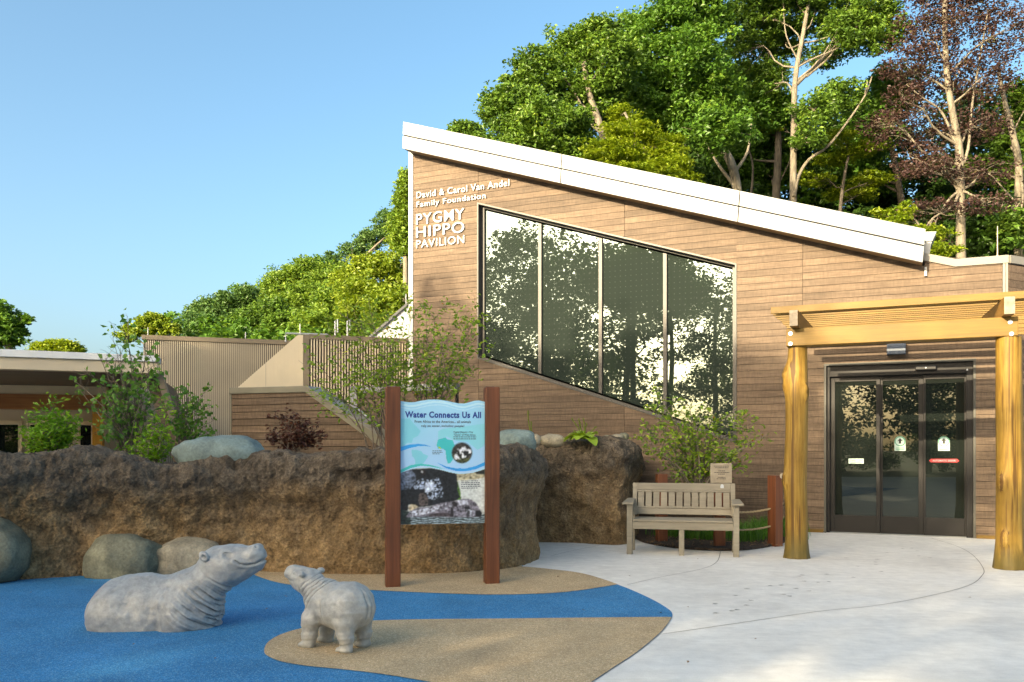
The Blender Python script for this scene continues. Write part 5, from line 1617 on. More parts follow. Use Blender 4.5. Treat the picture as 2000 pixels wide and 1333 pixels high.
# raking side wall
sa, sb_2, sc_, sd_ = SWp(303, 729.5, .2), SWp(315, 727, .2), SWp(362, 875, .2), SWp(347, 875, .2)
k_ = (sc_[0] - sb_2[0]) / (sc_[1] - sb_2[1])
foot = lambda p: (p[0] - p[1] * k_, 0)
MB().prism([sa, sb_2, foot(sc_), foot(sd_)], 0.2, 0.5).build('raking_post', M['browncap'], LS, .004)
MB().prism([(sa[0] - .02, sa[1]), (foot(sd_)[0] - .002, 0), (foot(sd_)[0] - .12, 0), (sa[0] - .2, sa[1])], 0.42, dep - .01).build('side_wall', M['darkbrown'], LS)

# ------------------------------------------------------------------ hills
def hill_h(x, y):
    s = lambda t: max(0, min(1, t)) ** 2 * (3 - 2 * max(0, min(1, t)))
    a = s((y - 27) / 34) * (2 + 15 * s((x + 30) / 45))
    return a + 0.8 * noise.noise(Vector((x * .06, y * .06, 0))) * s((y - 27) / 10) - 0.04
V = []; Q = []
gx = np.linspace(-110, 110, 90); gy_ = np.linspace(26, 240, 80)
for y in gy_:
    for x in gx: V.append((x, y, hill_h(x, y)))
for j in range(79):
    for i in range(89): Q.append((j * 90 + i, j * 90 + i + 1, (j + 1) * 90 + i + 1, (j + 1) * 90 + i))
tag(link('hill', mesh_np('hill', V, Q, True), M['hill']), kind='structure')

# ------------------------------------------------------------------ foliage
def leaf_quads(P, size, rng, up=0.6, aspect=0.55, droop=0.0):
    """one folded leaf per point"""
    n = len(P)
    a = rng.normal(size=(n, 3)); a[:, 2] = a[:, 2] * 0.5 - droop
    a /= np.linalg.norm(a, axis=1)[:, None]
    nn = rng.normal(size=(n, 3)); nn[:, 2] += up * 2.2
    b = np.cross(a, nn); b /= np.maximum(np.linalg.norm(b, axis=1), 1e-6)[:, None]
    nn = np.cross(b, a)
    L = size * rng.uniform(0.65, 1.25, n)[:, None]
    w = L * aspect * 0.5
    f = nn * L * 0.10
    V = np.empty((n, 4, 3), np.float32)
    V[:, 0] = P - a * L * .5
    V[:, 1] = P + b * w + f - a * L * .05
    V[:, 2] = P + a * L * .5 - nn * L * .06
    V[:, 3] = P - b * w + f - a * L * .05
    Q = np.arange(n * 4, dtype=np.int32).reshape(n, 4)
    return V.reshape(-1, 3), Q

def crown_points(lobes, nclump, nleaf, csize, rng, flat=0.6):
    vol = np.array([l[1] * l[2] * l[3] for l in lobes]) ** 0.8
    cnt = np.maximum(3, (vol / vol.sum() * nclump).astype(int))
    C = []; own = []
    for i, (l, n) in enumerate(zip(lobes, cnt)):
        d = rng.normal(size=(n, 3)); d /= np.linalg.norm(d, axis=1)[:, None]
        r = rng.uniform(0.12, 1.0, n) ** 0.5 * np.where(rng.uniform(size=n) < .2, rng.uniform(1.0, 1.35, n), 1.0)
        C.append(np.array(l[0])[None] + d * r[:, None] * np.array(l[1:4])[None]); own += [i] * n
    C = np.concatenate(C)
    n = len(C)
    sz = csize * rng.uniform(0.6, 1.35, n)
    k = rng.poisson(nleaf, n) + 2
    idx = np.repeat(np.arange(n), k)
    d = rng.normal(size=(len(idx), 3)); d /= np.linalg.norm(d, axis=1)[:, None]
    r = rng.uniform(0, 1, len(idx)) ** 0.45
    P = C[idx] + d * (r * sz[idx])[:, None] * np.array([1, 1, flat])
    tint = np.clip(rng.normal(0.5, 0.22, n), 0, 1)[idx]
    return C, np.array(own), P, tint

def bent(a, b, rng, k=0.12, n=5, sag=0.0):
    a = np.array(a, float); b = np.array(b, float); L = np.linalg.norm(b - a)
    t = np.linspace(0, 1, n)[:, None]
    o = rng.normal(size=3) * L * k; o2 = rng.normal(size=3) * L * k * .5
    P = a + (b - a) * t + o * np.sin(t * math.pi) + o2 * np.sin(t * 2 * math.pi)
    P[:, 2] += sag * L * np.sin(t[:, 0] * math.pi)
    return [Vector(p) for p in P]

def tree(name, label, trunk, lobes, leafm, barkm, nclump, nleaf, lsize, csize, tr=0.28, seed=1, group=None, limbs=(), flat=0.6, subs=9, up=0.6, aspect=0.55, limb_r=0.35, cat='tree'):
    """trunk: points from the ground up; lobes: (centre, rx, ry, rz); limbs: extra measured limbs (points, r0, r1)"""
    rng = np.random.default_rng(seed)
    base = Vector(trunk[0])
    T = thing(name, label, cat, base, 0, group)
    loc = lambda p: Vector(p) - base
    mb = MB()
    tp = smooth_path([loc(p) for p in trunk], 4)
    rr = [tr * (1.25 if i == 0 else 1.0) * (1 - 0.62 * i / (len(tp) - 1)) for i in range(len(tp))]
    mb.tube(tp, rr, 9)
    for pts, ra_, rb_ in limbs:
        pts = [p + Vector((math.sin(p.z * 1.9 + seed) * .07, 0, math.sin(p.x * 2.3) * .05)) if 0 < q_ < len(pts) - 1 else p for q_, p in enumerate(pts)]
        pp = smooth_path([loc(p) for p in pts], 4)
        mb.tube(pp, [ra_ + (rb_ - ra_) * i / (len(pp) - 1) for i in range(len(pp))], 7)
    C, own, P, tint = crown_points(lobes, nclump, nleaf, csize, rng, flat)
    for i, l in enumerate(lobes):
        c = np.array(loc(l[0]))
        # leave the trunk below the lobe
        best = min(range(len(tp) // 3, len(tp)), key=lambda j: abs(tp[j].z - (c[2] - l[3] * 0.7 - 0.35 * math.hypot(tp[j].x - c[0], tp[j].y - c[1]))))
        a = tp[best]
        r0_ = rr[best] * (0.34 + limb_r * .3)
        lp_ = bent(a, c, rng, 0.08, 7)
        mb.tube(lp_, [r0_ * (1 - .72 * j / 6) for j in range(7)], 6, False)
        ids = np.where(own == i)[0]
        rng.shuffle(ids)
        for j in ids[:subs]:
            s = lp_[rng.integers(3, 7)]
            e = np.array(loc(C[j]))
            sp_ = bent(s, e, rng, 0.10, 5)
            mb.tube(sp_, [r0_ * .26, r0_ * .2, r0_ * .15, r0_ * .1, r0_ * .04], 4, False)
    mb.build('trunk', barkm, T, smooth=True)
    Vv, Qq = leaf_quads(P - np.array(base), lsize, rng, up, aspect)
    o = link('crown', mesh_np('crown', Vv, Qq, False, {'tint': np.repeat(tint, 4)}), leafm, T)
    return T
def lobe(u, v, ru, rv, Y, dy=0.0, deep=0.9):
    c = at(u, v, Y + dy)
    rx = ru / F * Y; rz = rv / F * Y
    return (tuple(c), rx, (rx + rz) / 2 * deep, rz)
def ground_under(u, Y):
    x = (u - CX) / F * Y
    return Vector((x, Y, hill_h(x, Y) - 0.2))
gh = 'trees on the hill above the pavilion roof'

# spreading oak over the left end of the roof
Y = 40
tree('oak_tree', 'spreading green oak at the left edge of the hill trees above the roof', [ground_under(1225, Y), at(1215, 420, Y), at(1195, 320, Y), at(1170, 240, Y), at(1150, 180, Y), at(1140, 120, Y)],
     [lobe(1005, 215, 62, 50, Y, -1), lobe(1050, 150, 60, 45, Y), lobe(1120, 100, 62, 45, Y, 1), lobe(1190, 110, 55, 52, Y), lobe(1000, 275, 45, 38, Y, -1), lobe(1075, 250, 75, 55, Y, -2), lobe(1130, 200, 70, 60, Y, 1), lobe(1200, 200, 55, 60, Y, 2), lobe(1110, 310, 85, 40, Y, -1), lobe(1030, 330, 60, 35, Y, 1), lobe(975, 200, 32, 25, Y, -1), lobe(1170, 62, 40, 25, Y, 0)],
     M['oak'], M['bark'], 1150, 52, 0.215, 0.52, 0.28, 11, gh,
     [([at(1180, 265, Y), at(1150, 235, Y), at(1125, 190, Y), at(1100, 150, Y)], .10, .03), ([at(1190, 300, Y), at(1140, 270, Y), at(1090, 250, Y), at(1030, 235, Y)], .09, .025), ([at(1205, 330, Y), at(1150, 300, Y), at(1080, 285, Y)], .09, .03)])
# tall dark tree behind
Y = 43
tree('oak_tree', 'tall dark green oak with drooping foliage left of the pale trunk', [ground_under(1450, Y), at(1443, 420, Y), at(1432, 330, Y), at(1400, 270, Y), at(1360, 180, Y), at(1330, 90, Y), at(1315, 0, Y)],
     [lobe(1310, 40, 66, 55, Y), lobe(1270, 110, 58, 60, Y), lobe(1350, 120, 70, 65, Y, -1), lobe(1300, 190, 80, 50, Y), lobe(1370, 30, 55, 55, Y, 1), lobe(1385, 190, 60, 60, Y), lobe(1320, 240, 70, 45, Y, 1), lobe(1330, -40, 80, 50, Y), lobe(1408, 255, 66, 40, Y, -3), lobe(1240, 60, 35, 35, Y, 1)],
     M['green'], M['bark'], 1050, 56, 0.23, 0.55, 0.28, 12, gh, [([at(1440, 370, Y), at(1405, 320, Y), at(1382, 285, Y)], .11, .035), ([at(1432, 340, Y), at(1462, 300, Y), at(1468, 240, Y)], .10, .035)])
# tall tree with the pale trunk
Y = 45
tree('maple_tree', 'tall tree with pale straight trunk rising behind the middle of the roof', [ground_under(1548, Y), at(1549, 420, Y), at(1550, 300, Y), at(1553, 160, Y), at(1570, 60, Y), at(1590, -60, Y)],
     [lobe(1470, 40, 80, 50, Y, 2), lobe(1440, 110, 45, 45, Y, 3), lobe(1530, 80, 66, 44, Y, 3), lobe(1600, 20, 70, 40, Y, 1), lobe(1660, 70, 62, 42, Y), lobe(1720, 60, 50, 46, Y), lobe(1610, 110, 40, 26, Y, 2), lobe(1690, 20, 60, 40, Y), lobe(1640, 190, 62, 30, Y), lobe(1590, 215, 44, 30, Y, -1), lobe(1540, -30, 120, 40, Y), lobe(1575, 270, 34, 24, Y, -1), lobe(1500, 160, 55, 40, Y, 3)],
     M['oak'], M['bark'], 950, 46, 0.22, 0.52, 0.22, 13, gh,
     [([at(1551, 385, Y - .2), at(1562, 345, Y), at(1580, 310, Y - .3), at(1615, 285, Y - .5), at(1660, 235, Y - .7), at(1690, 185, Y - .8), at(1703, 150, Y - .8)], .105, .03), ([at(1690, 185, Y - .8), at(1694, 160, Y - .8)], .06, .03),
      ([at(1556, 165, Y), at(1590, 130, Y), at(1640, 85, Y), at(1700, 25, Y), at(1730, -10, Y)], .11, .035), ([at(1575, 150, Y), at(1625, 110, Y), at(1650, 60, Y)], .075, .025), ([at(1560, 120, Y), at(1535, 70, Y), at(1530, 0, Y)], .05, .02)], limb_r=.2)
# darker trunk between, behind
Y = 49
tree('maple_tree', 'shaded tree with grey trunk just left of the pale trunk', [ground_under(1512, Y), at(1515, 400, Y), at(1520, 290, Y), at(1515, 200, Y), at(1500, 120, Y)],
     [lobe(1480, 220, 70, 50, Y), lobe(1540, 260, 60, 45, Y, 2), lobe(1440, 290, 60, 45, Y, 2), lobe(1500, 330, 75, 40, Y, 3), lobe(1460, 170, 60, 40, Y, 3)],
     M['green'], M['barkdark'], 520, 60, 0.25, 0.6, 0.28, 14, gh, [([at(1516, 370, Y), at(1540, 320, Y), at(1550, 290, Y)], .05, .02), ([at(1465, 400, Y), at(1470, 330, Y), at(1462, 290, Y)], .09, .03)])
# copper beech
Y = 44
tree('beech_tree', 'copper leaved beech with dark red crown and mottled trunk near the right edge', [ground_under(1880, Y), at(1877, 520, Y), at(1876, 400, Y), at(1874, 300, Y), at(1866, 250, Y), at(1850, 150, Y), at(1845, 20, Y), at(1850, -60, Y)],
     [lobe(1810, 60, 80, 50, Y), lobe(1890, 30, 75, 45, Y, 1), lobe(1960, 60, 55, 60, Y), lobe(1770, 130, 55, 45, Y), lobe(1840, 150, 80, 55, Y, 1), lobe(1920, 150, 66, 55, Y), lobe(1760, 200, 40, 40, Y, -1), lobe(1810, 250, 70, 45, Y, 1), lobe(1910, 250, 70, 30, Y), lobe(1840, 330, 80, 22, Y, -1), lobe(1930, 340, 70, 22, Y), lobe(1790, 310, 50, 35, Y), lobe(1820, 410, 70, 18, Y, -1), lobe(1930, 400, 60, 16, Y, -1), lobe(1850, -40, 150, 40, Y), lobe(1820, 480, 50, 20, Y - 2), lobe(1720, 250, 40, 40, Y, 1)],
     M['copper'], M['bark'], 1250, 19, 0.18, 0.55, 0.27, 15, gh,
     [([at(1874, 300, Y), at(1858, 255, Y), at(1835, 215, Y), at(1800, 190, Y), at(1770, 165, Y)], .09, .025), ([at(1876, 330, Y), at(1890, 290, Y), at(1897, 200, Y), at(1915, 120, Y), at(1930, 20, Y)], .09, .03), ([at(1870, 260, Y), at(1862, 230, Y), at(1862, 160, Y)], .06, .02), ([at(1876, 380, Y), at(1850, 350, Y), at(1800, 330, Y)], .05, .02)], flat=.45, limb_r=.15, subs=14)
# pale trunk at the right edge
Y = 46
tree('maple_tree', 'pale trunked green tree at the extreme right behind the beech', [ground_under(1990, Y), at(1989, 420, Y), at(1990, 330, Y), at(1980, 270, Y), at(1965, 210, Y), at(1950, 140, Y)],
     [lobe(1965, 270, 40, 45, Y, 1), lobe(2000, 330, 50, 40, Y, 1), lobe(1990, 200, 40, 40, Y, 1), lobe(1930, 330, 40, 35, Y, 3), lobe(1985, 440, 50, 35, Y, -1)],
     M['oak'], M['bark'], 260, 34, 0.30, 0.6, 0.26, 16, gh, [([at(1988, 400, Y), at(1960, 370, Y), at(1930, 335, Y)], .06, .02), ([at(1978, 260, Y), at(1990, 230, Y), at(2010, 200, Y)], .05, .02)])
# bare leaning trunk between
Y = 50
tree('maple_tree', 'slim leaning dark trunk in the shade left of the copper beech', [ground_under(1768, Y), at(1765, 430, Y), at(1755, 360, Y), at(1742, 290, Y), at(1735, 220, Y), at(1740, 150, Y)],
     [lobe(1700, 250, 60, 45, Y), lobe(1740, 180, 50, 50, Y), lobe(1650, 320, 70, 40, Y, 2), lobe(1710, 340, 60, 40, Y, 2)], M['green'], M['barkdark'], 300, 48, 0.32, 0.7, 0.24, 17, gh)
# lime green maple in front
Y = 36
tree('young_maple', 'low lime green maple in front of the oak at the roof edge', [ground_under(1240, Y), at(1240, 420, Y), at(1236, 340, Y), at(1240, 270, Y), at(1220, 220, Y)],
     [lobe(1235, 260, 55, 26, Y), lobe(1195, 300, 55, 24, Y, -1), lobe(1270, 300, 66, 26, Y, .5), lobe(1215, 222, 24, 20, Y, 1), lobe(1310, 325, 46, 22, Y, -.5), lobe(1180, 335, 50, 16, Y), lobe(1250, 340, 80, 22, Y, -1), lobe(1310, 280, 26, 20, Y, 1), lobe(1330, 350, 40, 18, Y, -.5)],
     M['lime'], M['bark'], 800, 34, 0.16, 0.36, 0.12, 18, gh, flat=.3, up=1.4)
Y = 40
tree('young_maple', 'thin lime green sapling low behind the right end of the roof', [ground_under(1800, Y), at(1800, 500, Y), at(1795, 440, Y), at(1770, 420, Y)],
     [lobe(1740, 440, 34, 14, Y), lobe(1800, 460, 55, 18, Y), lobe(1770, 415, 16, 18, Y), lobe(1830, 490, 40, 16, Y, -1), lobe(1720, 420, 22, 9, Y, 1)], M['lime'], M['bark'], 150, 26, 0.2, 0.4, 0.07, 19, gh, flat=.3, up=1.2)
Y = 47
tree('young_maple', 'sunlit yellow green branches of a maple right of the pale trunk', [ground_under(1640, Y), at(1640, 430, Y), at(1650, 340, Y), at(1665, 280, Y)],
     [lobe(1680, 290, 50, 14, Y), lobe(1640, 310, 60, 14, Y, 1), lobe(1700, 350, 50, 14, Y, 1), lobe(1640, 270, 40, 12, Y, -1), lobe(1660, 380, 60, 16, Y, 2), lobe(1500, 250, 22, 16, Y, 2), lobe(1590, 350, 40, 14, Y, 1)], M['lime'], M['barkdark'], 200, 26, 0.24, 0.5, 0.13, 20, gh, flat=.3, up=1.2)

# shaded mass of undergrowth up the hillside
rng = np.random.default_rng(77)
UL = []
for i in range(230):
    u = rng.uniform(1130, 2080); Yq = rng.uniform(50, 60)
    v = rng.uniform(190, 520) if u > 1500 else rng.uniform(240, 420)
    UL.append(lobe(u, v, rng.uniform(26, 60), rng.uniform(18, 40), Yq))
for i in range(60):
    u = rng.uniform(1600, 2080); Yq = rng.uniform(46, 50)
    UL.append(lobe(u, rng.uniform(400, 520), rng.uniform(26, 50), rng.uniform(12, 28), Yq))
for i in range(70):
    UL.append(lobe(rng.uniform(1480, 2080), rng.uniform(330, 480), rng.uniform(30, 60), rng.uniform(20, 36), rng.uniform(56, 62)))
C_, own, P, tint = crown_points(UL, 3500, 40, 0.8, rng, .5)
Vv, Qq = leaf_quads(P, 0.30, rng, .8, .6)
tag(link('forest_undergrowth', mesh_np('forest_undergrowth', Vv, Qq, False, {'tint': np.repeat(tint, 4)}), M['dusk']), 'dark leafy undergrowth filling the hillside under the tall trees', 'undergrowth', kind='stuff')

# wooded slope to the left of the pavilion
gl_ = 'trees on the lower slope behind the ribbed building'
left = [
 ('yellowgreen', 52, [(735, 545, 55, 55, 0), (790, 500, 40, 55, 1), (700, 590, 50, 45, -1), (760, 600, 50, 40, -2), (800, 580, 40, 50, 0), (680, 545, 35, 35, 1)], 'large yellow green tree nearest the pavilion corner', 5),
 ('hillleaf', 50, [(790, 400, 14, 40, 0), (785, 440, 18, 35, 0), (795, 360, 12, 28, 0), (800, 470, 30, 30, 0)], 'drooping light green tree peeping out beside the top of the pavilion corner', 6),
 ('bluegreen', 88, [(765, 440, 40, 26, 0), (725, 470, 34, 22, 1), (690, 492, 26, 16, 1), (650, 508, 28, 16, 1)], 'dark trees on the skyline below the pavilion roof', 7),
 ('hillleaf', 76, [(600, 540, 46, 36, 0), (560, 560, 44, 36, 0), (635, 560, 40, 40, 0), (590, 590, 50, 40, -2), (530, 585, 34, 30, 0), (540, 560, 20, 26, 0)], 'broad rounded mid green tree in the middle of the slope', 8),
 ('green', 80, [(560, 570, 60, 50, 0), (620, 600, 60, 50, 0), (620, 530, 40, 26, 0), (500, 605, 40, 36, 0), (650, 640, 40, 40, 0), (470, 570, 22, 20, 0)], 'dark green tree behind the rounded tree on the slope', 9),
 ('hillleaf', 64, [(650, 590, 44, 36, 0), (620, 640, 50, 36, -1), (690, 640, 50, 36, -1), (670, 540, 30, 28, 1)], 'bright green tree between the dark tree and the yellow green one', 10),
 ('oak', 66, [(500, 630, 44, 30, 0), (530, 610, 34, 30, 0), (560, 640, 46, 30, -1), (470, 640, 30, 26, 0)], 'low full green tree behind the roof rail', 11),
 ('bluegreen', 72, [(440, 590, 26, 18, 0), (400, 610, 30, 26, 0), (450, 625, 34, 30, 0), (385, 640, 26, 26, -1), (420, 645, 50, 22, -1), (480, 580, 20, 18, 0)], 'grey green tree at the left end of the wooded slope', 12),
 ('yellowgreen', 60, [(300, 632, 30, 16, 0), (270, 645, 30, 14, 0), (330, 645, 20, 14, 0), (295, 615, 12, 8, 0), (250, 655, 20, 10, 0)], 'feathery pale tree behind the left end of the ribbed wall', 13),
 ('lime', 60, [(110, 680, 34, 12, 0), (80, 684, 16, 8, 0), (140, 684, 18, 8, 0)], 'small lime green tree top above the white shelter roof', 14),
 ('green', 42, [(10, 620, 26, 30, 0), (30, 640, 28, 22, 0), (-20, 640, 40, 50, 0), (20, 665, 34, 14, 0), (45, 620, 14, 8, 0)], 'dark oak branches entering at the left edge above the shelter', 15),
 ('oak', 48, [(907, 250, 14, 9, 0), (925, 256, 12, 6, 0), (900, 258, 14, 8, 0), (930, 290, 30, 20, 0)], 'small tree top peeping over the high end of the white roof', 16),
]
for mk, Yq, ls, lab, sd in left:
    L = [lobe(u, v, ru, rv, Yq, dy * 2.2) for u, v, ru, rv, dy in ls]
    ub = sum(l[0] for l in ls) / len(ls); vb = max(l[1] for l in ls)
    topu = min(ls, key=lambda l: l[1])
    g0 = ground_under(ub, Yq)
    tree('hill_tree', lab, [g0, at(ub, vb + 40, Yq) if at(ub, vb + 40, Yq).z > g0.z + .5 else g0 + Vector((0, 0, .6)), at(ub, vb, Yq) if at(ub, vb, Yq).z > g0.z + 1.2 else g0 + Vector((0, 0, 1.4)), at(topu[0], topu[1] + topu[3] * .5, Yq)],
         L, M[mk], M['bark'], (170 if sd in (13, 15) else 520) if len(ls) > 4 else 260, 44, 0.30 if Yq > 60 else 0.25, (0.72 if Yq > 60 else .5) * (.75 if sd in (13, 15) else 1), .2, 100 + sd, gl_, flat=.6, subs=5)
ULs = [lobe(rng.uniform(330, 860), rng.uniform(630, 690), rng.uniform(30, 60), rng.uniform(16, 30), rng.uniform(60, 84)) for i in range(60)]
C_, own, P, tint = crown_points(ULs, 420, 34, 1.0, rng, .55)
Vv, Qq = leaf_quads(P, 0.45, rng, .8, .6)
tag(link('forest_undergrowth', mesh_np('forest_undergrowth', Vv, Qq, False, {'tint': np.repeat(tint, 4)}), M['green']), 'green thicket along the foot of the left slope', 'undergrowth', kind='stuff')

# low growth over the rest of the hillside, out to the sides of the picture
HL = []
for i in range(520):
    x = rng.uniform(-60, 95); y = rng.uniform(44, 84)
    HL.append(((x, y, hill_h(x, y) + rng.uniform(.4, 2.6)), rng.uniform(1.6, 3.2), rng.uniform(1.6, 3.2), rng.uniform(1.0, 2.2)))
C_, own, P, tint = crown_points(HL, 3600, 26, 1.0, rng, .6)
Vv, Qq = leaf_quads(P, 0.5, rng, .8, .6)
tag(link('forest_undergrowth', mesh_np('forest_undergrowth', Vv, Qq, False, {'tint': np.repeat(tint, 4)}), M['green']), 'thick leafy growth covering the hill behind the tall trees', 'undergrowth', kind='stuff')

# ------------------------------------------------------------------ trees on the far side of the plaza: they shade it and stand in the window's reflection
gb_ = 'park trees facing the pavilion'
rb_ = random.Random(21)
spots = []
for i in range(12):
    k = -26 + i * 5.2
    for row in (0, 1):
        kk = k + rb_.uniform(-1.2, 1.2) + row * 2.6
        dep_ = rb_.uniform(-2.0, 2.0) + row * 8
        if row == 0 and i in (5, 6, 7): kk = {5: -.9, 6: 3.7, 7: 8.6}[i]
        spots.append((-20 + 0.765 * kk - 0.644 * dep_, -12 - 0.644 * kk - 0.765 * dep_, kk, row))
protos = {}
def park_tree(kind, seed, z0=.14, zs=.78):
    h = 14.0
    rr_ = random.Random(seed); L = []
    for j in range(11):
        a = j * 2.4 + rr_.uniform(-.5, .5); z = (z0 + zs * (j + rr_.uniform(0, 1)) / 11) * h
        rr2 = rr_.uniform(.7, 2.9) * (1 - .45 * abs(z / h - .5))
        L.append(((200 + rr2 * math.cos(a), rr2 * math.sin(a), z), rr_.uniform(1.7, 2.7), rr_.uniform(1.7, 2.7), rr_.uniform(1.0, 1.7)))
    red = kind == 'copper'
    return tree('park_tree', 'dark red leaved park tree facing the glass door across the plaza' if red else 'tall leafy park tree facing the pavilion across the plaza', [(200, 0, -.1), (200.1, 0, h * .3), (199.9, .1, h * .6), (200, 0, h * .88)], L, M[kind], M['barkdark'], 330, 32, 0.28, 0.80, .24, seed, gb_, subs=7)
for n_, (x, y, kk, row) in enumerate(spots):
    kd = 'copper' if n_ in (15, 18) else ('park', 'oak')[n_ % 2]
    hi = (abs(kk - .5) < 2.0 and row == 0) or (row == 1 and 1.0 < kk < 4.5)  # unseen trees added with crowns only high up, to shape the shade
    ky = (kd, 9 if hi else n_ % 4 // 2 if kd != 'copper' else 0)
    if ky not in protos:
        protos[ky] = park_tree(kd, 300 + n_, .86, .10) if hi else park_tree(kd, 300 + n_); o = protos[ky]
    else: o = copy_tree(protos[ky])
    o.location = (x, y, -.1)
    if hi: o.location.z -= 1.6 if row == 0 else 1.0
    o.rotation_euler = (0, 0, rb_.uniform(0, 6.28)); s_ = rb_.uniform(.95, 1.08) + .14 * row - (.17 if 1 < kk < 11 else 0)
    o.scale = (s_ * 1.05, s_ * 1.05, s_)
# shrubs under them
Lp = []
pb = None
for i in range(26):
    k = -30 + i * 2.6; dep_ = rb_.uniform(2.5, 6)
    x = -20 + 0.765 * k - 0.644 * dep_; y = -12 - 0.644 * k - 0.765 * dep_
    if pb is None:
        rngp = np.random.default_rng(3)
        pb = thing('park_shrub', 'rounded green shrub under the park trees facing the pavilion', 'shrub', (0, 0, 0), 0, 'shrubs under the park trees')
        C_, own, P, tint = crown_points([((0, 0, .9), 1.7, 1.7, .9), ((.8, .3, .7), 1.2, 1.2, .7), ((-.7, -.4, 1.1), 1.0, 1.0, .9)], 60, 40, .45, rngp, .7)
        Vv, Qq = leaf_quads(P, .2, rngp, .6, .55)
        link('leaves', mesh_np('leaves', Vv, Qq, False, {'tint': np.repeat(tint, 4)}), M['green'], pb)['kind'] = 'stuff'
        o = pb
    else: o = copy_tree(pb)
    o.location = (x, y, 0); o.rotation_euler = (0, 0, rb_.uniform(0, 6.28)); s_ = rb_.uniform(.8, 1.5); o.scale = (s_, s_, s_ * rb_.uniform(.9, 1.4))

# ------------------------------------------------------------------ twiggy shrubs
def shrub(name, label, base, tips, leafm, nleaf_tw, lsize, seed, r0=.012, twigs=7, twl=.35, barkm=None, spread=.05, aspect=.55, up=.5, droop=0.0, group=None, berries=0, cat='shrub', bush=.0, start=.35):
    """stems from the base to measured tips, side twigs along them, leaves along the twigs"""
    rng = np.random.default_rng(seed)
    base = Vector(base)
    T = thing(name, label, cat, base, 0, group)
    mb = MB(); LP = []
    for tp_ in tips:
        e = Vector(tp_) - base
        s0 = Vector((rng.normal() * spread, rng.normal() * spread, 0))
        pts = bent(s0, e, rng, 0.05, 9, 0.06)
        # lean: stems rise first, then spread
        for i, p in enumerate(pts):
            t = i / 8; p.x = s0.x + (p.x - s0.x) * (t * .55 + .45); p.y = s0.y + (p.y - s0.y) * (t * .55 + .45)
        Ls = e.length
        mb.tube(pts, [r0 * (1 - .8 * i / 8) * (.6 + .4 * min(1, Ls)) for i in range(9)], 5, False)
        for k in range(twigs):
            t = rng.uniform(start, 1.0); i = min(7, int(t * 8)); f = t * 8 - i
            a = pts[i].lerp(pts[i + 1], f)
            d = (pts[i + 1] - pts[i]).normalized()
            v = Vector(rng.normal(size=3)); v = (v - d * v.dot(d)).normalized() * .85 + d * .5 + Vector((0, 0, .22))
            l = twl * rng.uniform(.35, 1.1) * (1.15 - .5 * t)
            b = a + v.normalized() * l
            tw = bent(a, b, rng, .10, 4)
            mb.tube(tw, [r0 * .32, r0 * .25, r0 * .18, r0 * .1], 4, False)
            for j in range(rng.poisson(nleaf_tw)):
                q_ = rng.uniform(.15, 1.08)
                p = a.lerp(b, q_); LP.append(tuple(p + Vector(rng.normal(size=3)) * (lsize * .55 + bush)))
    mb.build('stems', barkm or M['birchbark'], T, smooth=True)
    LP = np.array(LP)
    Vv, Qq = leaf_quads(LP, lsize, rng, up, aspect, droop)
    tint = np.repeat(np.clip(rng.normal(.5, .25, len(LP)), 0, 1), 4)
    o = link('leaves', mesh_np('leaves', Vv, Qq, False, {'tint': tint}), leafm, T); o['kind'] = 'stuff'
    if berries:
        bb = MB()
        for j in rng.integers(0, len(LP), berries):
            p = LP[j]; s = .018
            bb.add([(p[0] - s, p[1], p[2]), (p[0], p[1] - s, p[2] - s * .6), (p[0] + s, p[1], p[2]), (p[0], p[1] + s, p[2] + s * .6)], [(0, 1, 2, 3)])
        b_ = bb.build('red_leaves', M['berry'], T); b_['kind'] = 'stuff'
    return T
Y = 12.2
tipsA = [(605, 690), (640, 640), (660, 610), (690, 600), (720, 625), (745, 640), (770, 660), (790, 640), (615, 740), (650, 700), (700, 680), (740, 700), (680, 740), (640, 770), (600, 720), (720, 590), (760, 610), (805, 700), (625, 665), (705, 640)]
shrub('serviceberry_shrub', 'airy light green shrub with many thin stems left of the blue sign', at(752, 900, Y), [at(u, v, Y + random.Random(u).uniform(-.7, .7)) for u, v in tipsA], M['shrub'], 5.0, .08, 41, .011, 15, .44, berries=10, start=.35, up=.9, spread=.16)
tipsB = [(780, 640), (770, 690), (790, 720), (815, 600), (830, 595), (850, 620), (880, 610), (905, 635), (930, 620), (940, 650), (900, 680), (860, 660), (820, 650), (925, 690), (880, 720), (840, 720), (935, 600), (865, 600), (800, 690), (945, 690), (905, 740)]
shrub('serviceberry_shrub', 'airy light green shrub with thin stems behind the right half of the blue sign', at(830, 890, Y + .6), [at(u, v, Y + .6 + random.Random(u).uniform(-.6, .6)) for u, v in tipsB], M['shrub'], 5.6, .085, 42, .010, 13, .42, berries=8, start=.4, up=.9, spread=.14)
Y = 13.2
tipsC = [(1275, 800), (1300, 790), (1330, 800), (1285, 770), (1360, 820), (1400, 800), (1440, 810), (1480, 825), (1262, 835), (1250, 850), (1500, 850), (1460, 870), (1420, 860), (1380, 850), (1340, 850), (1300, 850), (1270, 870), (1330, 890), (1410, 890), (1450, 900), (1470, 845), (1310, 820), (1345, 790)]
shrub('serviceberry_shrub', 'bushy green shrub behind the bench against the board wall', at(1365, 985, Y), [at(u, v, Y + random.Random(u).uniform(-.5, .35)) for u, v in tipsC], M['shrub'], 6.4, .085, 43, .018, 13, .40, berries=6, start=.3, up=.9, barkm=M['bark'])
Y = 11.6
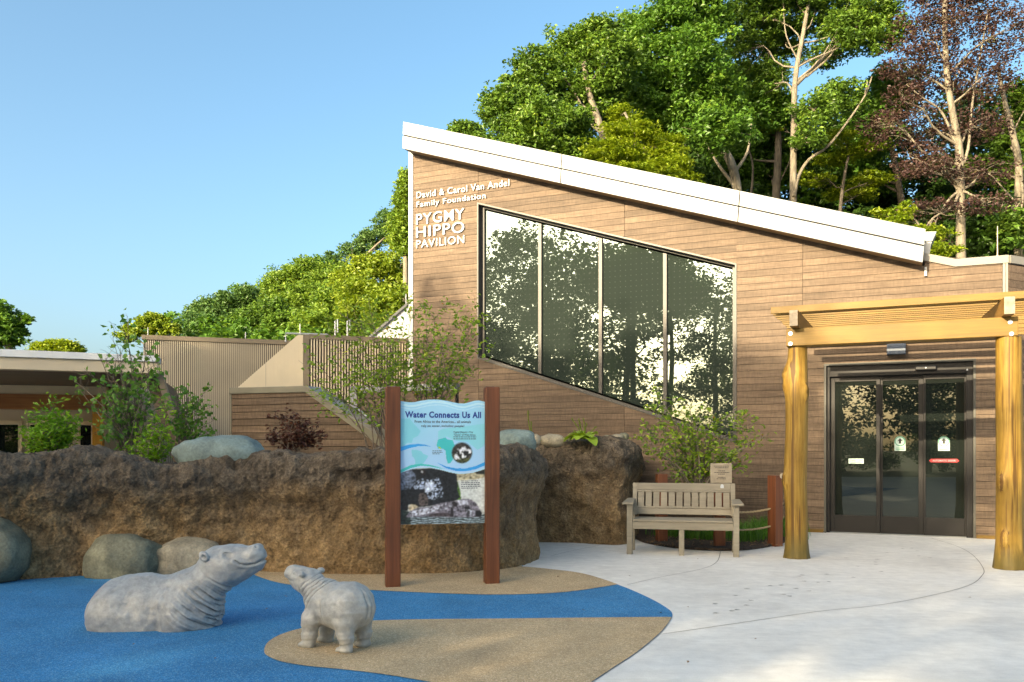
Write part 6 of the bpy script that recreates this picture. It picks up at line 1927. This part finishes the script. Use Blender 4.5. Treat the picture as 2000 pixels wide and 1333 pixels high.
tipsD = [(235, 630), (220, 660), (190, 690), (165, 720), (150, 755), (270, 660), (285, 690), (300, 720), (245, 700), (210, 730), (180, 790), (300, 780), (260, 740), (225, 770), (160, 790), (310, 830), (200, 830), (250, 640), (280, 760), (235, 680), (215, 700), (140, 740), (200, 800), (290, 740), (310, 700), (265, 700)]
shrub('birch_sapling', 'young birch with fine branches rising above the rock wall at left', at(255, 905, Y), [at(u, v, Y + random.Random(u).uniform(-.6, .6)) for u, v in tipsD], M['birch'], 3.0, .08, 44, .012, 10, .40, start=.2, droop=.5, up=.2, aspect=.75, cat='sapling')
tipsE = [(345, 760), (365, 750), (410, 752), (390, 780), (350, 800), (420, 820), (380, 830), (340, 830), (400, 790), (360, 790), (415, 840)]
shrub('birch_sapling', 'small birch shoots standing against the ribbed metal wall', at(352, 895, Y + .4), [at(u, v, Y + .4 + random.Random(u).uniform(-.3, .3)) for u, v in tipsE], M['birch'], 4.6, .075, 45, .010, 9, .26, start=.35, droop=.4, up=.3, aspect=.75, cat='sapling')
Y = 10.8
tipsF = [(95, 775), (60, 815), (80, 800), (110, 810), (140, 830), (150, 815), (50, 835), (70, 850), (125, 850), (100, 830), (85, 860), (145, 860), (48, 860), (118, 830)]
shrub('laurel_shrub', 'dense bright green shrub in front of the shelter doors', at(100, 905, Y), [at(u, v, Y + random.Random(u).uniform(-.25, .25)) for u, v in tipsF], M['laurel'], 7, .085, 46, .012, 16, .2, start=.25, aspect=.38, up=.3, bush=.012)
tipsG = [(325, 795), (315, 820), (335, 830), (300, 845), (285, 860), (270, 850), (255, 870), (310, 870), (330, 860), (290, 880), (240, 880), (265, 890), (320, 885)]
shrub('laurel_shrub', 'bright green leafy shrub low beside the birch behind the wall dip', at(300, 925, Y), [at(u, v, Y + random.Random(u).uniform(-.25, .25)) for u, v in tipsG], M['laurel'], 6, .08, 47, .011, 9, .2, start=.25, aspect=.38, up=.3, bush=.012)
Y = 11.0
tipsH = [(540, 812), (555, 808), (575, 812), (590, 822), (605, 830), (622, 838), (635, 845), (528, 838), (515, 850), (550, 835), (570, 835), (592, 848), (610, 856), (530, 862), (560, 856), (632, 866)]
shrub('ninebark_shrub', 'dark red leaved shrub in front of the low board wall', at(575, 895, Y), [at(u, v, Y + random.Random(u).uniform(-.25, .25)) for u, v in tipsH], M['redleaf'], 6, .055, 48, .009, 12, .14, start=.35, aspect=.6, up=.3)
# hosta on the planter
Y = 12.45
H = thing('hosta_plant', 'yellow green hosta with broad leaves and bare flower stalks on the rock planter', 'plant', at(1142, 858, Y))
rh = random.Random(6); hbp = at(1142, 858, Y)
for i in range(26):
    a = rh.uniform(0, 6.28); l = rh.uniform(.20, .36); w_ = l * .30; el = rh.uniform(.25, 1.1)
    d = Vector((math.cos(a) * math.cos(el), math.sin(a) * math.cos(el) * .7, math.sin(el))); sd = d.cross(Vector((0, 0, 1))).normalized(); nn = sd.cross(d)
    b0_ = Vector((math.cos(a) * .05, math.sin(a) * .04, 0.0))
    vs = []; n_ = 7
    for k in range(n_):
        t = k / (n_ - 1); wd = w_ * math.sin(math.pi * (t * .9 + .06)) ** .8
        c = b0_ + d * l * t + Vector((0, 0, -l * .55 * t * t)) + nn * 0
        vs += [c - sd * wd + nn * wd * .35, c, c + sd * wd + nn * wd * .35]
    fs = []
    for k in range(n_ - 1):
        fs += [(k * 3, k * 3 + 1, k * 3 + 4, k * 3 + 3), (k * 3 + 1, k * 3 + 2, k * 3 + 5, k * 3 + 4)]
    MB().add(vs, fs).build('leaf', M['hosta'], H, smooth=True)
for u, v in ((1116, 818), (1130, 819), (1133, 826), (1140, 818), (1146, 827), (1165, 834)):
    e = at(u, v, Y) - hbp
    st_ = bent(Vector((0, 0, 0)), e, np.random.default_rng(u), .03, 6)
    sm2 = MB().tube(st_, [.006] * 6, 5)
    for k in range(6):
        p = st_[-1].lerp(st_[-2], k * .3); sm2.tube([p, p + Vector((rh.uniform(-.025, .025), 0, .012))], [.006, .003], 4)
    sm2.build('flower_stalk', M['lime'], H)
H2 = thing('hosta_plant', 'two bare flower stalks with a few leaves right of the green boulder', 'plant', at(1040, 868, 11.6))
for u, v in ((1031, 803), (1037, 824)):
    e = at(u, v, 11.6) - at(1040, 868, 11.6)
    st_ = bent(Vector((0, 0, 0)), e, np.random.default_rng(u), .03, 6)
    sm2 = MB().tube(st_, [.006] * 6, 5)
    for k in range(7):
        p = st_[-1].lerp(st_[-2], k * .3); sm2.tube([p, p + Vector((rh.uniform(-.025, .025), 0, .012))], [.006, .003], 4)
    sm2.build('flower_stalk', M['lime'], H2)
lf_ = MB()
for a in (.3, .9, -.2, 2.2):
    d = Vector((math.cos(a), -.3, .35)).normalized() * .14; sd = d.cross(Vector((0, 0, 1))).normalized() * .035
    lf_.add([(0, 0, .02), tuple(d * .5 + sd + Vector((0, 0, .03))), tuple(d), tuple(d * .5 - sd + Vector((0, 0, .03)))], [(0, 1, 2, 3)])
lf_.build('leaves', M['hosta'], H2)

# grass tufts in the bed behind the bench
rng = np.random.default_rng(5)
bV = []; bQ = []; bt = []
def blades(c, n, h, sp):
    for i in range(n):
        p = np.array(c) + np.array([rng.normal() * sp, rng.normal() * sp * .7, 0]); a = rng.uniform(0, 6.28); l = h * rng.uniform(.6, 1.15); w = .004
        o = np.array([math.cos(a), math.sin(a), 0]) * l * rng.uniform(.2, .65); s = np.array([-math.sin(a), math.cos(a), 0]) * w
        m = p + o * .35 + np.array([0, 0, l * .6]); t = p + o + np.array([0, 0, l * .8])
        k = len(bV); bV.extend([p - s, p + s, m + s, m - s, t + s * .3, t - s * .3]); bQ.extend([(k, k + 1, k + 2, k + 3), (k + 3, k + 2, k + 4, k + 5)]); bt.extend([rng.uniform(.1, .9)] * 6)
for u, v, h in [(1455, 1062, .34), (1480, 1058, .36), (1500, 1052, .34), (1470, 1050, .34), (1440, 1056, .3), (1535, 1052, .36), (1545, 1046, .34), (1380, 1058, .26), (1350, 1056, .24), (1320, 1052, .24), (1410, 1052, .3), (1490, 1044, .36), (1300, 1050, .2), (1520, 1040, .34)]:
    blades(gr(u, v), 170, h, .12)
tag(link('grass', mesh_np('grass', bV, bQ, False, {'tint': np.array(bt)}), M['grass']), 'tufts of green grass in the mulch bed behind the bench', 'grass', kind='stuff')
# wood chips on the bed and stray dry leaves on the paving
ch = MB(); rr3 = random.Random(12)
def chip(c, s, z):
    a = rr3.uniform(0, 6.28); d = Vector((math.cos(a), math.sin(a), rr3.uniform(-.3, .3))) * s; e = Vector((-math.sin(a), math.cos(a), 0)) * s * rr3.uniform(.25, .5)
    c = Vector((c[0], c[1], z))
    ch.add([c - d, c + e + Vector((0, 0, s * .3)), c + d, c - e], [(0, 1, 2, 3)])
for i in range(420):
    p = gr(rr3.uniform(1262, 1545), rr3.uniform(1050, 1073)); 
    chip(p, rr3.uniform(.01, .03), .045)
tag(ch.build('wood_chips', M['litter']), 'pale wood chips scattered over the mulch bed', 'wood chips', kind='stuff')
ch = MB()
for u, v in ((171, 1131), (180, 1139), (559, 1168), (521, 1192), (261, 1262), (1090, 1129), (1230, 1128), (1420, 1143), (1343, 1189), (1344, 1297), (1894, 1170), (1475, 1252), (1140, 1195), (1485, 1083), (1363, 1094), (1290, 1200), (700, 1300), (60, 1160), (420, 1290)):
    p = gr(u, v); chip(p, rr3.uniform(.012, .022), .014)
tag(ch.build('fallen_leaves', M['litter']), 'stray dry leaves lying on the paving', 'dry leaves', kind='stuff')
